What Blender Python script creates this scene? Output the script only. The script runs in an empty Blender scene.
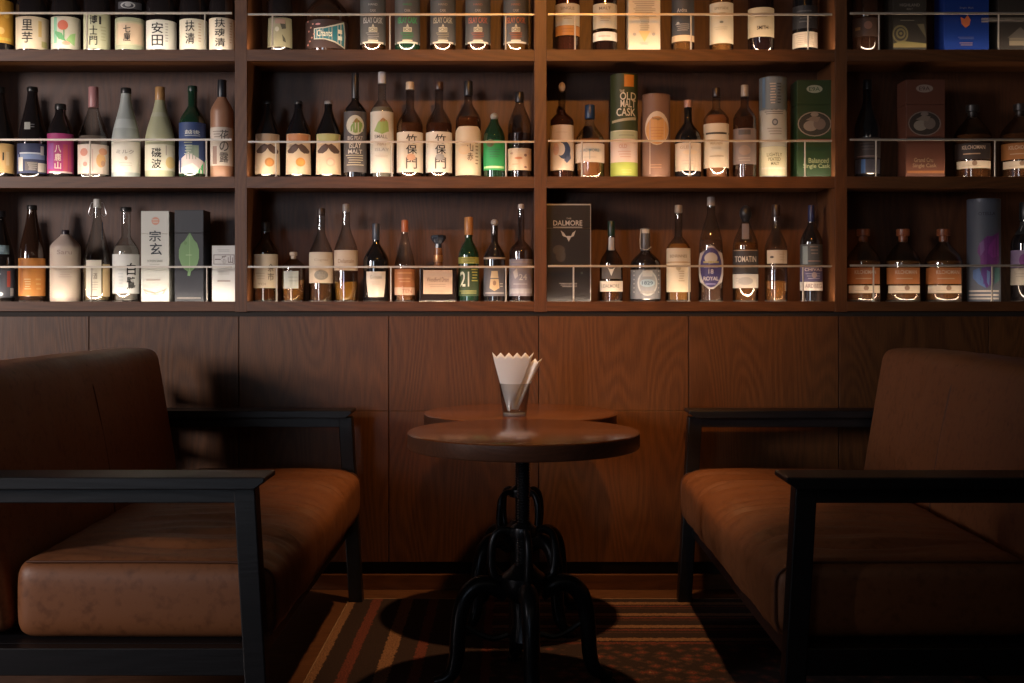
import bpy, bmesh, math, random
from mathutils import Vector, Matrix
random.seed(7)
S = bpy.context.scene
COL = S.collection
PI = math.pi

# ------------------------------------------------------------------ camera, world, lights, exposure
F, HZ, CH = 1150.0, 302.0, 1.0            # focal length in pixels, horizon row, camera height
cam = bpy.data.cameras.new('camera'); co = bpy.data.objects.new('camera', cam); COL.objects.link(co)
cam.sensor_width = 36.0; cam.lens = 36.0 * F / 1024.0; cam.shift_y = -(341.5 - HZ) / 1024.0
cam.clip_start = 0.05
co.location = (0, 0, CH); co.rotation_euler = (PI/2, 0, 0)
S.camera = co
S.view_settings.view_transform = 'Standard'; S.view_settings.look = 'None'
S.view_settings.gamma = 1.0; S.view_settings.use_curve_mapping = False
S.view_settings.exposure = 0.0
S.cycles.use_denoising = True
S.cycles.max_bounces = 8; S.cycles.transparent_max_bounces = 24
S.cycles.transmission_bounces = 8; S.cycles.glossy_bounces = 4; S.cycles.diffuse_bounces = 3
S.cycles.caustics_reflective = False; S.cycles.caustics_refractive = False
S.cycles.sample_clamp_indirect = 4.0

W = bpy.data.worlds.new('world'); S.world = W; W.use_nodes = True
W.node_tree.nodes['Background'].inputs[0].default_value = (0.55, 0.68, 1.0, 1)
W.node_tree.nodes['Background'].inputs[1].default_value = 0.35

def lamp(name, kind, loc, target, power, col, **kw):
    l = bpy.data.lights.new(name, kind); l.energy = power; l.color = col
    for k, v in kw.items(): setattr(l, k, v)
    o = bpy.data.objects.new(name, l); COL.objects.link(o); o.location = loc
    o.rotation_euler = (Vector(target) - Vector(loc)).to_track_quat('-Z', 'Y').to_euler()
    return o
# daylight entering by the window in the left wall
lamp('window_daylight', 'AREA', (-6.0, -1.5, 2.2), (-1.4, 3.2, 0.95), 370, (1.0, 0.87, 0.82), shape='RECTANGLE', size=1.25, size_y=1.5)
# area light added behind the camera for highlights on the bottle glass
lamp('added_highlight_light', 'AREA', (-2.2, -2.5, 1.75), (0.0, 4.0, 1.95), 3.2, (0.78, 0.87, 1.0), shape='RECTANGLE', size=1.3, size_y=1.9, spread=math.radians(36))
# ceiling downlight that washes the shelves, and the one over the tables
lamp('shelf_spotlight', 'SPOT', (0.22, 0.95, 3.1), (0.20, 4.0, 1.42), 240, (1.0, 0.40, 0.07), spot_size=math.radians(35), spot_blend=0.7, shadow_soft_size=0.05)
lamp('table_spotlight', 'SPOT', (0.27, 3.27, 3.0), (0.08, 3.48, 0.5), 175, (1.0, 0.53, 0.22), spot_size=math.radians(43), spot_blend=0.9, shadow_soft_size=0.04)

# unseen point lights added behind the camera to make the glass sparkle
for p in ((-1.5, -.9, 2.1), (.5, -1.3, 2.2), (1.7, -.2, 2.25), (-.5, -.3, 2.3)):
    lamp('added_sparkle_light', 'POINT', p, (0, 4, 1), 2, (1.0, 0.78, 0.58), shadow_soft_size=.05)

YS = 4.0                                   # front plane of the shelves and of the wall panels
def zy(y, Y=YS): return CH + (HZ - y) * Y / F
def xx(x, Y=YS): return (x - 512.0) * Y / F
ROWZ = {1: zy(49.5) - .004, 2: zy(176.5) - .004, 3: zy(301.5) - .003}   # shelf surfaces
DIVX = [-1.9856, -0.9426, 0.0991, 1.1443, 2.1895]
for r in (1, 2, 3):
    for b in range(4):
        x0, x1 = DIVX[b] + .03, DIVX[b+1] - .03
        p = {0: 1.0, 1: 1.0, 2: 1.0, 3: .5}[b]
        lamp('led_strip_light', 'AREA', ((x0+x1)/2, YS + .011, ROWZ[r] + .0025), ((x0+x1)/2, YS + .05, ROWZ[r] + .15), 1.12*p, ((1.0, 0.85, 0.68) if b == 0 else (1.0, 0.75, 0.54)), shape='RECTANGLE', size=x1 - x0, size_y=.006)

# ------------------------------------------------------------------ materials
MATS = {}
def newmat(name):
    m = bpy.data.materials.new(name); m.use_nodes = True
    nt = m.node_tree; nt.nodes.clear()
    return m, nt, nt.nodes.new('ShaderNodeOutputMaterial')
def M(col, rough=.5, metal=0.0, kind='p', name=None):
    key = (tuple(col), rough, metal, kind)
    if key in MATS: return MATS[key]
    m, nt, out = newmat(name or kind)
    n = nt.nodes; L = nt.links
    c = (*col, 1)
    if kind == 'p':
        b = n.new('ShaderNodeBsdfPrincipled'); b.inputs['Base Color'].default_value = c
        b.inputs['Roughness'].default_value = rough; b.inputs['Metallic'].default_value = metal
        if rough == .09: b.inputs['IOR'].default_value = 1.9; b.inputs['Roughness'].default_value = .06
        # slight paper / paint mottling
        t = n.new('ShaderNodeTexNoise'); t.inputs['Scale'].default_value = 90
        mx = n.new('ShaderNodeMix'); mx.data_type = 'RGBA'; mx.blend_type = 'MULTIPLY'; mx.inputs[0].default_value = .25
        mx.inputs[6].default_value = c; L.new(t.outputs['Color'], mx.inputs[7])
        bc = n.new('ShaderNodeBrightContrast'); L.new(mx.outputs[2], bc.inputs[0]); bc.inputs[1].default_value = 0.0
        L.new(bc.outputs[0], b.inputs['Base Color'])
        L.new(b.outputs[0], out.inputs[0])
    elif kind == 'glass':      # thin bottle wall
        tr = n.new('ShaderNodeBsdfTransparent')          # the wall looks thicker and darker where it is seen edge-on
        lw = n.new('ShaderNodeLayerWeight'); lw.inputs[0].default_value = .25
        cm = n.new('ShaderNodeMix'); cm.data_type = 'RGBA'; cm.inputs[6].default_value = c; cm.inputs[7].default_value = (col[0]*.25, col[1]*.25, col[2]*.27, 1)
        L.new(lw.outputs['Facing'], cm.inputs[0]); L.new(cm.outputs[2], tr.inputs[0])
        g = n.new('ShaderNodeBsdfGlossy'); g.inputs['Roughness'].default_value = rough
        fr = n.new('ShaderNodeFresnel'); fr.inputs[0].default_value = 2.1
        ge = n.new('ShaderNodeNewGeometry'); sb = n.new('ShaderNodeMath'); sb.operation = 'SUBTRACT'; sb.inputs[0].default_value = 1.0; L.new(ge.outputs['Backfacing'], sb.inputs[1])
        ml = n.new('ShaderNodeMath'); ml.operation = 'MULTIPLY'; L.new(fr.outputs[0], ml.inputs[0]); L.new(sb.outputs[0], ml.inputs[1])
        mx = n.new('ShaderNodeMixShader'); L.new(ml.outputs[0], mx.inputs[0]); L.new(tr.outputs[0], mx.inputs[1]); L.new(g.outputs[0], mx.inputs[2])
        L.new(mx.outputs[0], out.inputs[0])
    elif kind == 'thick':      # heavy glass foot that catches the shelf light
        b = n.new('ShaderNodeBsdfPrincipled'); b.inputs['Base Color'].default_value = c
        b.inputs['Roughness'].default_value = .12; b.inputs['Transmission Weight'].default_value = .7; b.inputs['IOR'].default_value = 1.5
        L.new(b.outputs[0], out.inputs[0])
    elif kind == 'liquid':
        b = n.new('ShaderNodeBsdfPrincipled'); b.inputs['Base Color'].default_value = c
        b.inputs['Roughness'].default_value = 0.03; b.inputs['IOR'].default_value = 1.33; b.inputs['Transmission Weight'].default_value = .6
        L.new(b.outputs[0], out.inputs[0])
    elif kind == 'emit':
        e = n.new('ShaderNodeEmission'); e.inputs[0].default_value = c; e.inputs[1].default_value = rough
        L.new(e.outputs[0], out.inputs[0])
    MATS[key] = m
    return m

def wood(name, c0, c1, rough=.45, cell=0.0, off=(0, 0), vertical=True, gscale=1.0, bump=.15, coat=0.0):
    m, nt, out = newmat(name); n = nt.nodes; L = nt.links
    geo = n.new('ShaderNodeNewGeometry'); sep = n.new('ShaderNodeSeparateXYZ'); L.new(geo.outputs['Position'], sep.inputs[0])
    def math_(op, a, b=None):
        q = n.new('ShaderNodeMath'); q.operation = op
        for i, v in enumerate((a, b)):
            if v is None: continue
            if isinstance(v, (int, float)): q.inputs[i].default_value = v
            else: L.new(v, q.inputs[i])
        return q.outputs[0]
    x, y, z = sep.outputs
    if cell:
        idx = math_('FLOOR', math_('DIVIDE', math_('SUBTRACT', x, off[0]), cell))
        wn = n.new('ShaderNodeTexWhiteNoise'); wn.noise_dimensions = '1D'; L.new(idx, wn.inputs['W'])
        rnd = wn.outputs['Value']
        shift = math_('MULTIPLY', rnd, 40.0)
    else:
        rnd = None; shift = 0.0
    comb = n.new('ShaderNodeCombineXYZ')
    if vertical:
        L.new(math_('ADD', math_('MULTIPLY', math_('ADD', x, math_('MULTIPLY', y, .7)), 5.0*gscale), shift), comb.inputs[0]); L.new(math_('MULTIPLY', z, .9*gscale), comb.inputs[2])
    else:
        L.new(math_('MULTIPLY', x, .8*gscale), comb.inputs[0]); L.new(math_('MULTIPLY', y, 5.0*gscale), comb.inputs[1]); L.new(math_('MULTIPLY', z, 5.0*gscale), comb.inputs[2])
    nz = n.new('ShaderNodeTexNoise'); nz.inputs['Scale'].default_value = 1.0; nz.inputs['Detail'].default_value = 1.0; L.new(comb.outputs[0], nz.inputs['Vector'])
    rings = math_('MULTIPLY_ADD', math_('SINE', math_('MULTIPLY', nz.outputs[0], 150.0)), .5)
    rings.node.inputs[2].default_value = .5
    fine = n.new('ShaderNodeTexNoise'); fine.inputs['Scale'].default_value = 1.0; fine.inputs['Detail'].default_value = 3
    c2 = n.new('ShaderNodeCombineXYZ')
    if vertical:
        L.new(math_('MULTIPLY', x, 260.0), c2.inputs[0]); L.new(math_('MULTIPLY', y, 260.0), c2.inputs[1]); L.new(math_('MULTIPLY', z, 14.0), c2.inputs[2])
    else:
        L.new(math_('MULTIPLY', x, 14.0), c2.inputs[0]); L.new(math_('MULTIPLY', y, 260.0), c2.inputs[1]); L.new(math_('MULTIPLY', z, 260.0), c2.inputs[2])
    L.new(c2.outputs[0], fine.inputs['Vector'])
    fac = math_('ADD', math_('MULTIPLY', rings, .27), math_('MULTIPLY', fine.outputs[0], .85))
    if rnd is not None: fac = math_('ADD', fac, math_('MULTIPLY', math_('SUBTRACT', rnd, .5), .25))
    ramp = n.new('ShaderNodeValToRGB'); L.new(fac, ramp.inputs[0])
    ramp.color_ramp.elements[0].position = .2; ramp.color_ramp.elements[0].color = (*c0, 1)
    ramp.color_ramp.elements[1].position = .85; ramp.color_ramp.elements[1].color = (*c1, 1)
    b = n.new('ShaderNodeBsdfPrincipled'); L.new(ramp.outputs[0], b.inputs['Base Color']); b.inputs['Roughness'].default_value = rough
    b.inputs['Coat Weight'].default_value = coat; b.inputs['Coat Roughness'].default_value = .18
    bp = n.new('ShaderNodeBump'); bp.inputs['Strength'].default_value = bump; bp.inputs['Distance'].default_value = .002; L.new(fac, bp.inputs['Height']); L.new(bp.outputs[0], b.inputs['Normal'])
    L.new(b.outputs[0], out.inputs[0])
    return m
PANEL = .5215
m_panel = wood('oak_panel', (.068, .025, .0085), (.155, .060, .019), .42, cell=PANEL, off=(-.950, 0))
m_shelf = wood('shelf_oak', (.090, .032, .011), (.160, .060, .019), .45, vertical=False, bump=.08)
m_div = wood('divider_oak', (.090, .032, .011), (.160, .060, .019), .45, vertical=True, bump=.08)
m_back = wood('cabinet_back_oak', (.055, .019, .008), (.108, .039, .015), .5, cell=PANEL, off=(-.950, 0))
m_floor = wood('floor_oak', (.07, .028, .013), (.16, .070, .033), .4, vertical=False, gscale=1.3)
m_table = wood('tabletop_walnut', (.085, .026, .009), (.20, .066, .022), .16, vertical=False, gscale=1.6, coat=.4)
m_tedge = wood('tabletop_edge', (.06, .025, .014), (.10, .04, .022), .35, vertical=False, gscale=1.6)
m_black = wood('black_stained_wood', (.0045, .0045, .006), (.010, .0095, .012), .42, vertical=False, bump=.1)

def leather():
    m, nt, out = newmat('tan_leather'); n = nt.nodes; L = nt.links
    tc = n.new('ShaderNodeTexCoord')
    a = n.new('ShaderNodeTexNoise'); a.inputs['Scale'].default_value = 30; a.inputs['Detail'].default_value = 6; L.new(tc.outputs['Object'], a.inputs['Vector'])
    b_ = n.new('ShaderNodeTexNoise'); b_.inputs['Scale'].default_value = 60; b_.inputs['Detail'].default_value = 4; L.new(tc.outputs['Object'], b_.inputs['Vector'])
    ad = n.new('ShaderNodeMath'); ad.operation = 'ADD'; L.new(a.outputs[0], ad.inputs[0]); L.new(b_.outputs[0], ad.inputs[1])
    ramp = n.new('ShaderNodeValToRGB'); L.new(ad.outputs[0], ramp.inputs[0])
    e = ramp.color_ramp.elements; e[0].position = .55; e[0].color = (.160, .056, .021, 1); e[1].position = 1.45; e[1].color = (.25, .094, .037, 1)
    ad.use_clamp = False
    v = n.new('ShaderNodeTexVoronoi'); v.inputs['Scale'].default_value = 420; L.new(tc.outputs['Object'], v.inputs['Vector'])
    bp = n.new('ShaderNodeBump'); bp.inputs['Strength'].default_value = .12; bp.inputs['Distance'].default_value = .001; L.new(v.outputs[0], bp.inputs['Height'])
    p = n.new('ShaderNodeBsdfPrincipled'); L.new(ramp.outputs[0], p.inputs['Base Color']); p.inputs['Roughness'].default_value = .48
    L.new(bp.outputs[0], p.inputs['Normal']); L.new(p.outputs[0], out.inputs[0])
    return m
m_leather = leather()
m_pipe = M((.13, .045, .02), .5)
m_iron = M((.022, .024, .028), .32, .75)
m_steel = M((.60, .53, .45), .38, .45)
m_plaster = M((.10, .085, .075), .9)
m_ceil = M((.16, .14, .12), .9)

# ------------------------------------------------------------------ mesh helpers
class MB:
    def __init__(s): s.v = []; s.f = []; s.mi = []; s.mats = []; s.sm = []
    def mat(s, m):
        if m not in s.mats: s.mats.append(m)
        return s.mats.index(m)
    def add(s, v, f, m, smooth=False):
        o = len(s.v); k = s.mat(m); s.v += [tuple(p) for p in v]
        for q in f: s.f.append([i + o for i in q]); s.mi.append(k); s.sm.append(smooth)
    def box(s, x0, x1, y0, y1, z0, z1, m, bev=0.0, shear=None):
        if bev <= 0:
            v = [(x, y, z) for x in (x0, x1) for y in (y0, y1) for z in (z0, z1)]
            f = [(0,1,3,2),(4,6,7,5),(0,4,5,1),(2,3,7,6),(0,2,6,4),(1,5,7,3)]
        else:
            bm = bmesh.new(); bmesh.ops.create_cube(bm, size=1)
            for q in bm.verts: q.co = Vector(((x0+x1)/2 + q.co.x*(x1-x0), (y0+y1)/2 + q.co.y*(y1-y0), (z0+z1)/2 + q.co.z*(z1-z0)))
            bmesh.ops.bevel(bm, geom=bm.edges[:], offset=bev, segments=2, affect='EDGES', profile=.5)
            bm.verts.ensure_lookup_table(); v = [tuple(q.co) for q in bm.verts]; f = [[q.index for q in g.verts] for g in bm.faces]; bm.free()
        if shear: v = [shear(p) for p in v]
        s.add(v, f, m)
    def lathe(s, prof, m, seg=28, c=(0, 0), smooth=True, cap0=True, cap1=True):
        v = []; f = []
        for r, z in prof:
            for i in range(seg):
                a = 2*PI*i/seg; v.append((c[0] + r*math.cos(a), c[1] + r*math.sin(a), z))
        for j in range(len(prof)-1):
            for i in range(seg):
                k = (i+1) % seg
                f.append((j*seg+i, j*seg+k, (j+1)*seg+k, (j+1)*seg+i))
        if cap0: f.append(tuple(range(seg))[::-1])
        if cap1: f.append(tuple((len(prof)-1)*seg + i for i in range(seg)))
        s.add(v, f, m, smooth)
    def tube(s, pts, r, m, seg=10, closed=False, flat=1.0, smooth=0):
        pts = [Vector(p) for p in pts]; v = []; f = []
        rr = list(r) if isinstance(r, (list, tuple)) else [r]*len(pts)
        if smooth and not closed:
            P2, R2 = [], []; N = len(pts)
            for i in range(N-1):
                p0, p1, p2, p3 = pts[max(0, i-1)], pts[i], pts[i+1], pts[min(N-1, i+2)]
                for k in range(smooth):
                    t = k/smooth; P2.append(.5*((2*p1) + (p2-p0)*t + (2*p0-5*p1+4*p2-p3)*t*t + (3*p1-p0-3*p2+p3)*t**3)); R2.append(rr[i]*(1-t) + rr[i+1]*t)
            P2.append(pts[-1]); R2.append(rr[-1]); pts, rr = P2, R2
        n = len(pts); u = None
        for i, p in enumerate(pts):
            a = pts[(i-1) % n] if (closed or i > 0) else p; b = pts[(i+1) % n] if (closed or i < n-1) else p
            t = (b - a).normalized()
            if u is None:
                u = t.cross(Vector((0, 0, 1)))
                if u.length < .05: u = t.cross(Vector((0, 1, 0)))
            u = (u - t*u.dot(t)).normalized(); w = t.cross(u).normalized()
            for k in range(seg):
                an = 2*PI*k/seg; v.append(p + u*math.cos(an)*rr[i] + w*math.sin(an)*rr[i]*flat)
        for i in range(n if closed else n-1):
            j = (i+1) % n
            for k in range(seg):
                l = (k+1) % seg; f.append((i*seg+k, i*seg+l, j*seg+l, j*seg+k))
        if not closed: f.append(tuple(range(seg))[::-1]); f.append(tuple((n-1)*seg+k for k in range(seg)))
        s.add(v, f, m, True)
    def build(s, name, parent=None, loc=None):
        me = bpy.data.meshes.new(name); me.from_pydata(s.v, [], s.f)
        for m in s.mats: me.materials.append(m)
        me.polygons.foreach_set('material_index', s.mi); me.polygons.foreach_set('use_smooth', s.sm)
        bm = bmesh.new(); bm.from_mesh(me); bmesh.ops.recalc_face_normals(bm, faces=bm.faces[:]) if not getattr(s, 'keep', False) else None
        bm.to_mesh(me); bm.free()
        if any(s.sm):
            try: me.set_sharp_from_angle(angle=math.radians(38))
            except Exception: pass
        o = bpy.data.objects.new(name, me); COL.objects.link(o)
        if parent: o.parent = parent
        if loc: o.location = loc
        return o
def thing(name, loc, label, cat, group=None, rz=0.0):
    o = bpy.data.objects.new(name, None); COL.objects.link(o); o.location = loc; o.rotation_euler = (0, 0, rz); o.empty_display_size = .05
    o['label'] = label; o['category'] = cat
    if group: o['group'] = group
    return o
def structure(o): o['kind'] = 'structure'; return o

TXT = {}
def text2d(s, bold=.012):
    if s in TXT: return TXT[s]
    cu = bpy.data.curves.new('t', 'FONT'); cu.body = s; cu.size = 1.0; cu.resolution_u = 3; cu.offset = bold
    cu.fill_mode = 'FRONT'; cu.align_x = 'LEFT'
    ob = bpy.data.objects.new('t', cu); COL.objects.link(ob)
    dg = bpy.context.evaluated_depsgraph_get(); dg.update()
    me = bpy.data.meshes.new_from_object(ob.evaluated_get(dg))
    v = [(p.co.x, p.co.y) for p in me.vertices]; f = [list(p.vertices) for p in me.polygons]
    bpy.data.objects.remove(ob); bpy.data.curves.remove(cu); bpy.data.meshes.remove(me)
    if v:
        x0 = min(p[0] for p in v); x1 = max(p[0] for p in v); y0 = min(p[1] for p in v); y1 = max(p[1] for p in v)
        v = [(p[0] - (x0+x1)/2, p[1] - (y0+y1)/2) for p in v]; TXT[s] = (v, f, x1-x0, y1-y0)
    else: TXT[s] = ([], [], 1, 1)
    return TXT[s]

# marks are lists (kind, dx, y, ...) in photo-measured units; each becomes flat faces that are then laid on the surface
def T(s, dx, y, w, h, c, rot=0): return ('t', s, dx, y, w, h, c, rot)       # text fitted into w x h
def V(s, dx, y, w, h, c): return [('t', ch, dx, y - h/2 + h*(i+.5)/len(s), w, h/len(s)*.88, c, 0) for i, ch in enumerate(s)]
def R(dx, y, w, h, c): return ('r', dx, y, w, h, c)
def E(dx, y, w, h, c): return ('e', dx, y, w, h, c)
def P(pts, c): return ('p', pts, c)
def ML(dx, y, w, h, n, c): return [('r', dx + ((i*7) % 3 - 1)*w*.04, y - h/2 + h*(i+.5)/n, w*(1 - .18*((i*5) % 4)/2), h/n*.38, c) for i in range(n)]
def flat(ms):
    o = []
    for m in ms:
        if isinstance(m, list): o += flat(m)
        else: o.append(m)
    return o
def marks_mesh(marks, s, zf, surf, m_of=lambda c: M(c, .55)):
    mb = MB(); lay = 0
    for mk in flat(marks):
        lay += 1; eps = .00035 + .00012*lay
        k = mk[0]
        if k == 't':
            _, st, dx, y, w, h, c, rot = mk
            v, f, tw, th = text2d(st)
            if rot:
                sx, sy = h/th, w/tw
                pv = [(p[0]*w/tw, p[1]*h/th) for p in v]; ca, sa = math.cos(rot), math.sin(rot)
                pv = [(dx + p[0]*ca - p[1]*sa, -y + p[0]*sa + p[1]*ca) for p in pv]
            else: pv = [(dx + p[0]*w/tw, -y + p[1]*h/th) for p in v]
        elif k == 'r':
            _, dx, y, w, h, c = mk; n = max(2, int(w/2.5))
            pv = []; f = []
            for i in range(n+1):
                x = dx - w/2 + w*i/n; pv += [(x, -y - h/2), (x, -y + h/2)]
            f = [(2*i, 2*i+2, 2*i+3, 2*i+1) for i in range(n)]
        elif k == 'e':
            _, dx, y, w, h, c = mk; n = 20; pv = []; f = []
            for i in range(n//2+1):
                a = PI*i/(n//2); x = dx - w/2*math.cos(a); hh = h/2*math.sin(a); pv += [(x, -y-hh), (x, -y+hh)]
            f = [(2*i, 2*i+2, 2*i+3, 2*i+1) for i in range(n//2)]
        else:
            _, pts, c = mk; pv = [(p[0], -p[1]) for p in pts]; f = [tuple(range(len(pts)))]
        bm = bmesh.new(); bv = [bm.verts.new((p[0], p[1], 0)) for p in pv]
        for q in f:
            try: bm.faces.new([bv[i] for i in q])
            except Exception: pass
        if k in ('t', 'p'):
            bmesh.ops.triangulate(bm, faces=[g for g in bm.faces if len(g.verts) > 4])
            xs = [p[0] for p in pv]; a, b = min(xs), max(xs); st_ = 3.0; x = a + st_
            while x < b:
                bmesh.ops.bisect_plane(bm, geom=bm.verts[:] + bm.edges[:] + bm.faces[:], plane_co=(x, 0, 0), plane_no=(1, 0, 0)); x += st_
        bm.verts.ensure_lookup_table(); bm.verts.index_update()
        v3 = [surf(q.co.x*s, zf(-q.co.y), eps) for q in bm.verts]
        mb.add(v3, [[q.index for q in g.verts] for g in bm.faces], m_of(c)); bm.free()
    mb.keep = True
    return mb

# ------------------------------------------------------------------ bottles, tins, cartons
YF = YS + .048                             # fronts of the bottles stand here
def Lb(y0, y1, col, marks=(), half=78, shape=None, dx=0, w=None, rough=.6, side=0): return dict(y0=y0, y1=y1, col=col, marks=list(marks), half=half, shape=shape, dx=dx, w=w, rough=rough)
def profile(rb, rn, zb, zs1, zs0, zt, style, foot=.16, rbase=None):
    pr = [(rb*.84, zb), (rb*.95, zb + rb*foot*.35), (rb, zb + rb*foot)]
    if style == 'cone': g = lambda t: .45*(1-t) + .55*(.5 + .5*math.cos(PI*t))
    elif style == 'round': g = lambda t: max(0, 1 - t**1.8)**1.4
    elif style == 'slim': g = lambda t: (1 - t)**.9*(1 + .25*math.sin(PI*t))
    n = 14
    for i in range(n+1):
        t = i/n; pr.append((rn + (rb - rn)*max(0, g(t)), zs1 + (zs0 - zs1)*t))
    pr.append((rn, zt))
    return pr
def rad_at(pr, z):
    for (r0, z0), (r1, z1) in zip(pr, pr[1:]):
        if z0 <= z <= z1 and z1 > z0: return r0 + (r1-r0)*(z-z0)/(z1-z0)
    return pr[-1][0] if z > pr[-1][1] else pr[0][0]
GL = {'clear': ((.90, .92, .90), 'glass'), 'smoke': ((.68, .65, .64), 'glass'), 'dark': ((.016, .013, .014), 'p'), 'brown': ((.035, .016, .010), 'p'), 'green': ((.012, .040, .022), 'p'),
      'black': ((.009, .009, .011), 'p'), 'frost': ((.42, .46, .44), 'p'), 'lemon': ((.47, .47, .30), 'p'), 'stone': ((.62, .50, .42), 'p'), 'copperbrown': ((.34, .17, .10), 'p'), 'clearblue': ((.75, .80, .88), 'glass'), 'silver': ((.30, .31, .35), 'p')}
def lab_strip(mb, l, pr, s, m):
    z0, z1 = CH + (HZ - l['y1'])*YF/F, CH + (HZ - l['y0'])*YF/F
    nz, na = 6, 18; v = []; f = []
    for j in range(nz+1):
        z = z0 + (z1-z0)*j/nz; r = rad_at(pr, z) + .0006
        a1 = math.radians(l['half'])
        if l['w']: a1 = math.asin(min(.98, l['w']/2*s/r))
        if l['shape'] == 'trap': a1 *= (1.0 - .13*j/nz)
        if l['shape'] == 'shield': a1 *= (.78 + .22*min(1, j/nz*1.6))
        ac = math.asin(max(-.9, min(.9, l['dx']*s/r)))
        for i in range(na+1):
            a = ac - a1 + 2*a1*i/na; zz = z
            if l['shape'] == 'house' and j == nz: zz = z0 + (z1-z0)*(.88 + .12*min(1, 2.2*(1 - abs(i/na*2-1))))
            if l['shape'] == 'oval':
                t = (j/nz*2-1); aa = a1*math.sqrt(max(0.02, 1-t*t)); a = ac - aa + 2*aa*i/na
            v.append((r*math.sin(a), -r*math.cos(a), zz))
    for j in range(nz):
        for i in range(na): f.append((j*(na+1)+i, j*(na+1)+i+1, (j+1)*(na+1)+i+1, (j+1)*(na+1)+i))
    mb.add(v, f, m, True); mb.keep = True
def bottle(row, x, w, top, neck, glass='dark', cap=None, labels=(), style='round', liq=None, name='whisky_bottle', cat='bottle', label='', group=None, foot=.16, extra=None, capstyle='cap', squat=1.0):
    wn, ys0, ys1 = neck
    rb = w/2*YF/F; Yc = YF + rb; rb = w/2*Yc/F; s = YF/F
    zc = lambda y: CH + (HZ - y)*Yc/F
    zb = ROWZ[row]
    X = xx(x, Yc)
    root = thing(name, (X, Yc, zb), label, cat, group, rz=-math.atan2(X, Yc))
    gc, gk = GL[glass] if isinstance(glass, str) else glass
    rn = wn/2*Yc/F
    capc, cy1, cw = (cap or (None, None, None))[:3]
    zt = zc(top) if cap is None else zc(cy1) + .001
    ztop = zc(top)
    pr = profile(rb, rn, 0, zc(ys1)-zb, zc(ys0)-zb, max(zt - zb, zc(ys0)-zb+.001), style, foot)
    body_m = M(gc, .09 if gk == 'p' and glass not in ('stone', 'frost', 'lemon', 'copperbrown') else (.42 if gk == 'p' else .03), 0, gk)
    mb = MB()
    thick = gk == 'glass' or glass in ('dark', 'brown', 'black', 'green', 'silver')
    if thick:
        zk = .0065
        mb.lathe([p for p in pr[:2]] + [(rb*.99, zk)], M((.50, .48, .45) if gk == 'glass' else (.32, .29, .27), .1, 0, 'thick'), cap1=(gk != 'glass'))
        mb.lathe([(rb*.99, zk)] + [p for p in pr[2:] if p[1] > zk], body_m, cap0=False)
    else: mb.lathe(pr, body_m)
    mb.build('glass_body' if glass != 'stone' else 'body', root)
    if liq:
        lc, ly = liq; zl = zc(ly) - zb
        ip = [(max(.001, r - .0016), max(.008, z)) for r, z in pr if z < zl and z >= 0]
        ip = [(ip[0][0], .0085)] + [q for q in ip if q[1] > .009] + [(max(.001, rad_at(pr, zl) - .0016), zl)]
        q = MB(); q.lathe(ip, M(lc, 0, 0, 'liquid')); q.build('liquid', root)
    if capc is not None:
        q = MB(); rc = cw/2*Yc/F; z0, z1 = zc(cy1) - zb, ztop - zb; cm = M(capc, .35)
        if capstyle == 'cap': q.lathe([(rc*.98, z0), (rc, z0+.001), (rc*.97, z1 - .003), (rc*.90, z1 - .0008), (rc*.6, z1)], cm)
        elif capstyle == 'stopper':
            zm = z0 + (z1-z0)*.45
            q.lathe([(rc*.68, z0), (rc*.68, zm), (rc*.98, zm + .001), (rc, zm+.003), (rc, z1-.002), (rc*.85, z1)], cm)
        elif capstyle == 'ball':
            q.lathe([(rc*.6, z0)] + [(rc*max(.55 if t < -.5 else .15, math.sqrt(max(0, 1-t*t))), z0 + (z1-z0)*(.5+.5*t)) for t in [i/8*2-1 for i in range(9)]], cm)
        q.build('cap' if capstyle == 'cap' else 'stopper', root)
    for l in labels:
        q = MB(); lab_strip(q, dict(l), [(r, z + zb) for r, z in pr], s, M(l['col'], l['rough']))
        q.v = [(a, b, c - zb) for a, b, c in q.v]
        lo = q.build('front_label', root)
        if l['marks']:
            zf = lambda y: CH + (HZ - y)*YF/F - zb
            def surf(dx, z, eps, pr=pr):
                r = rad_at(pr, z) + .0006 + eps; dx = max(-r*.985, min(r*.985, dx))
                return (dx, -math.sqrt(r*r - dx*dx), z)
            marks_mesh(l['marks'], s, zf, surf).build('lettering', lo)
    if extra: extra(root, zc, zb, Yc, pr)
    return root
def tin(row, x, w, top, col, labels=(), label='', name='bottle_tin', cat='tin', rough=.4, metal=.2, lid=True, group=None):
    rb = w/2*YF/F; Yc = YF + rb; rb = w/2*Yc/F; s = YF/F; zb = ROWZ[row]; X = xx(x, Yc)
    root = thing(name, (X, Yc, zb), label, cat, group, rz=-math.atan2(X, Yc))
    H = CH + (HZ - top)*YF/F - zb
    pr = [(rb*.985, 0), (rb, .002), (rb, H-.012), (rb, H)]
    q = MB(); q.lathe([(rb*.985, 0), (rb, .002), (rb, H-.014)], M(col, rough, metal)); q.build('body', root)
    q = MB(); q.lathe([(rb*1.012, H-.0135), (rb*1.012, H-.001), (rb*.98, H), (rb*.93, H), (rb*.93, H-.003)], M(tuple(c*.9 for c in col), rough, metal)); q.build('lid', root)
    for l in labels:
        q = MB(); lab_strip(q, dict(l), [(r, z + zb) for r, z in pr], s, M(l['col'], l['rough']))
        q.v = [(a, b, c - zb) for a, b, c in q.v]; lo = q.build('front_label', root)
        if l['marks']:
            zf = lambda y: CH + (HZ - y)*YF/F - zb
            def surf(dx, z, eps):
                r = rb + .0006 + eps; dx = max(-r*.985, min(r*.985, dx)); return (dx, -math.sqrt(r*r - dx*dx), z)
            marks_mesh(l['marks'], s, zf, surf).build('lettering', lo)
    return root
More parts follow.
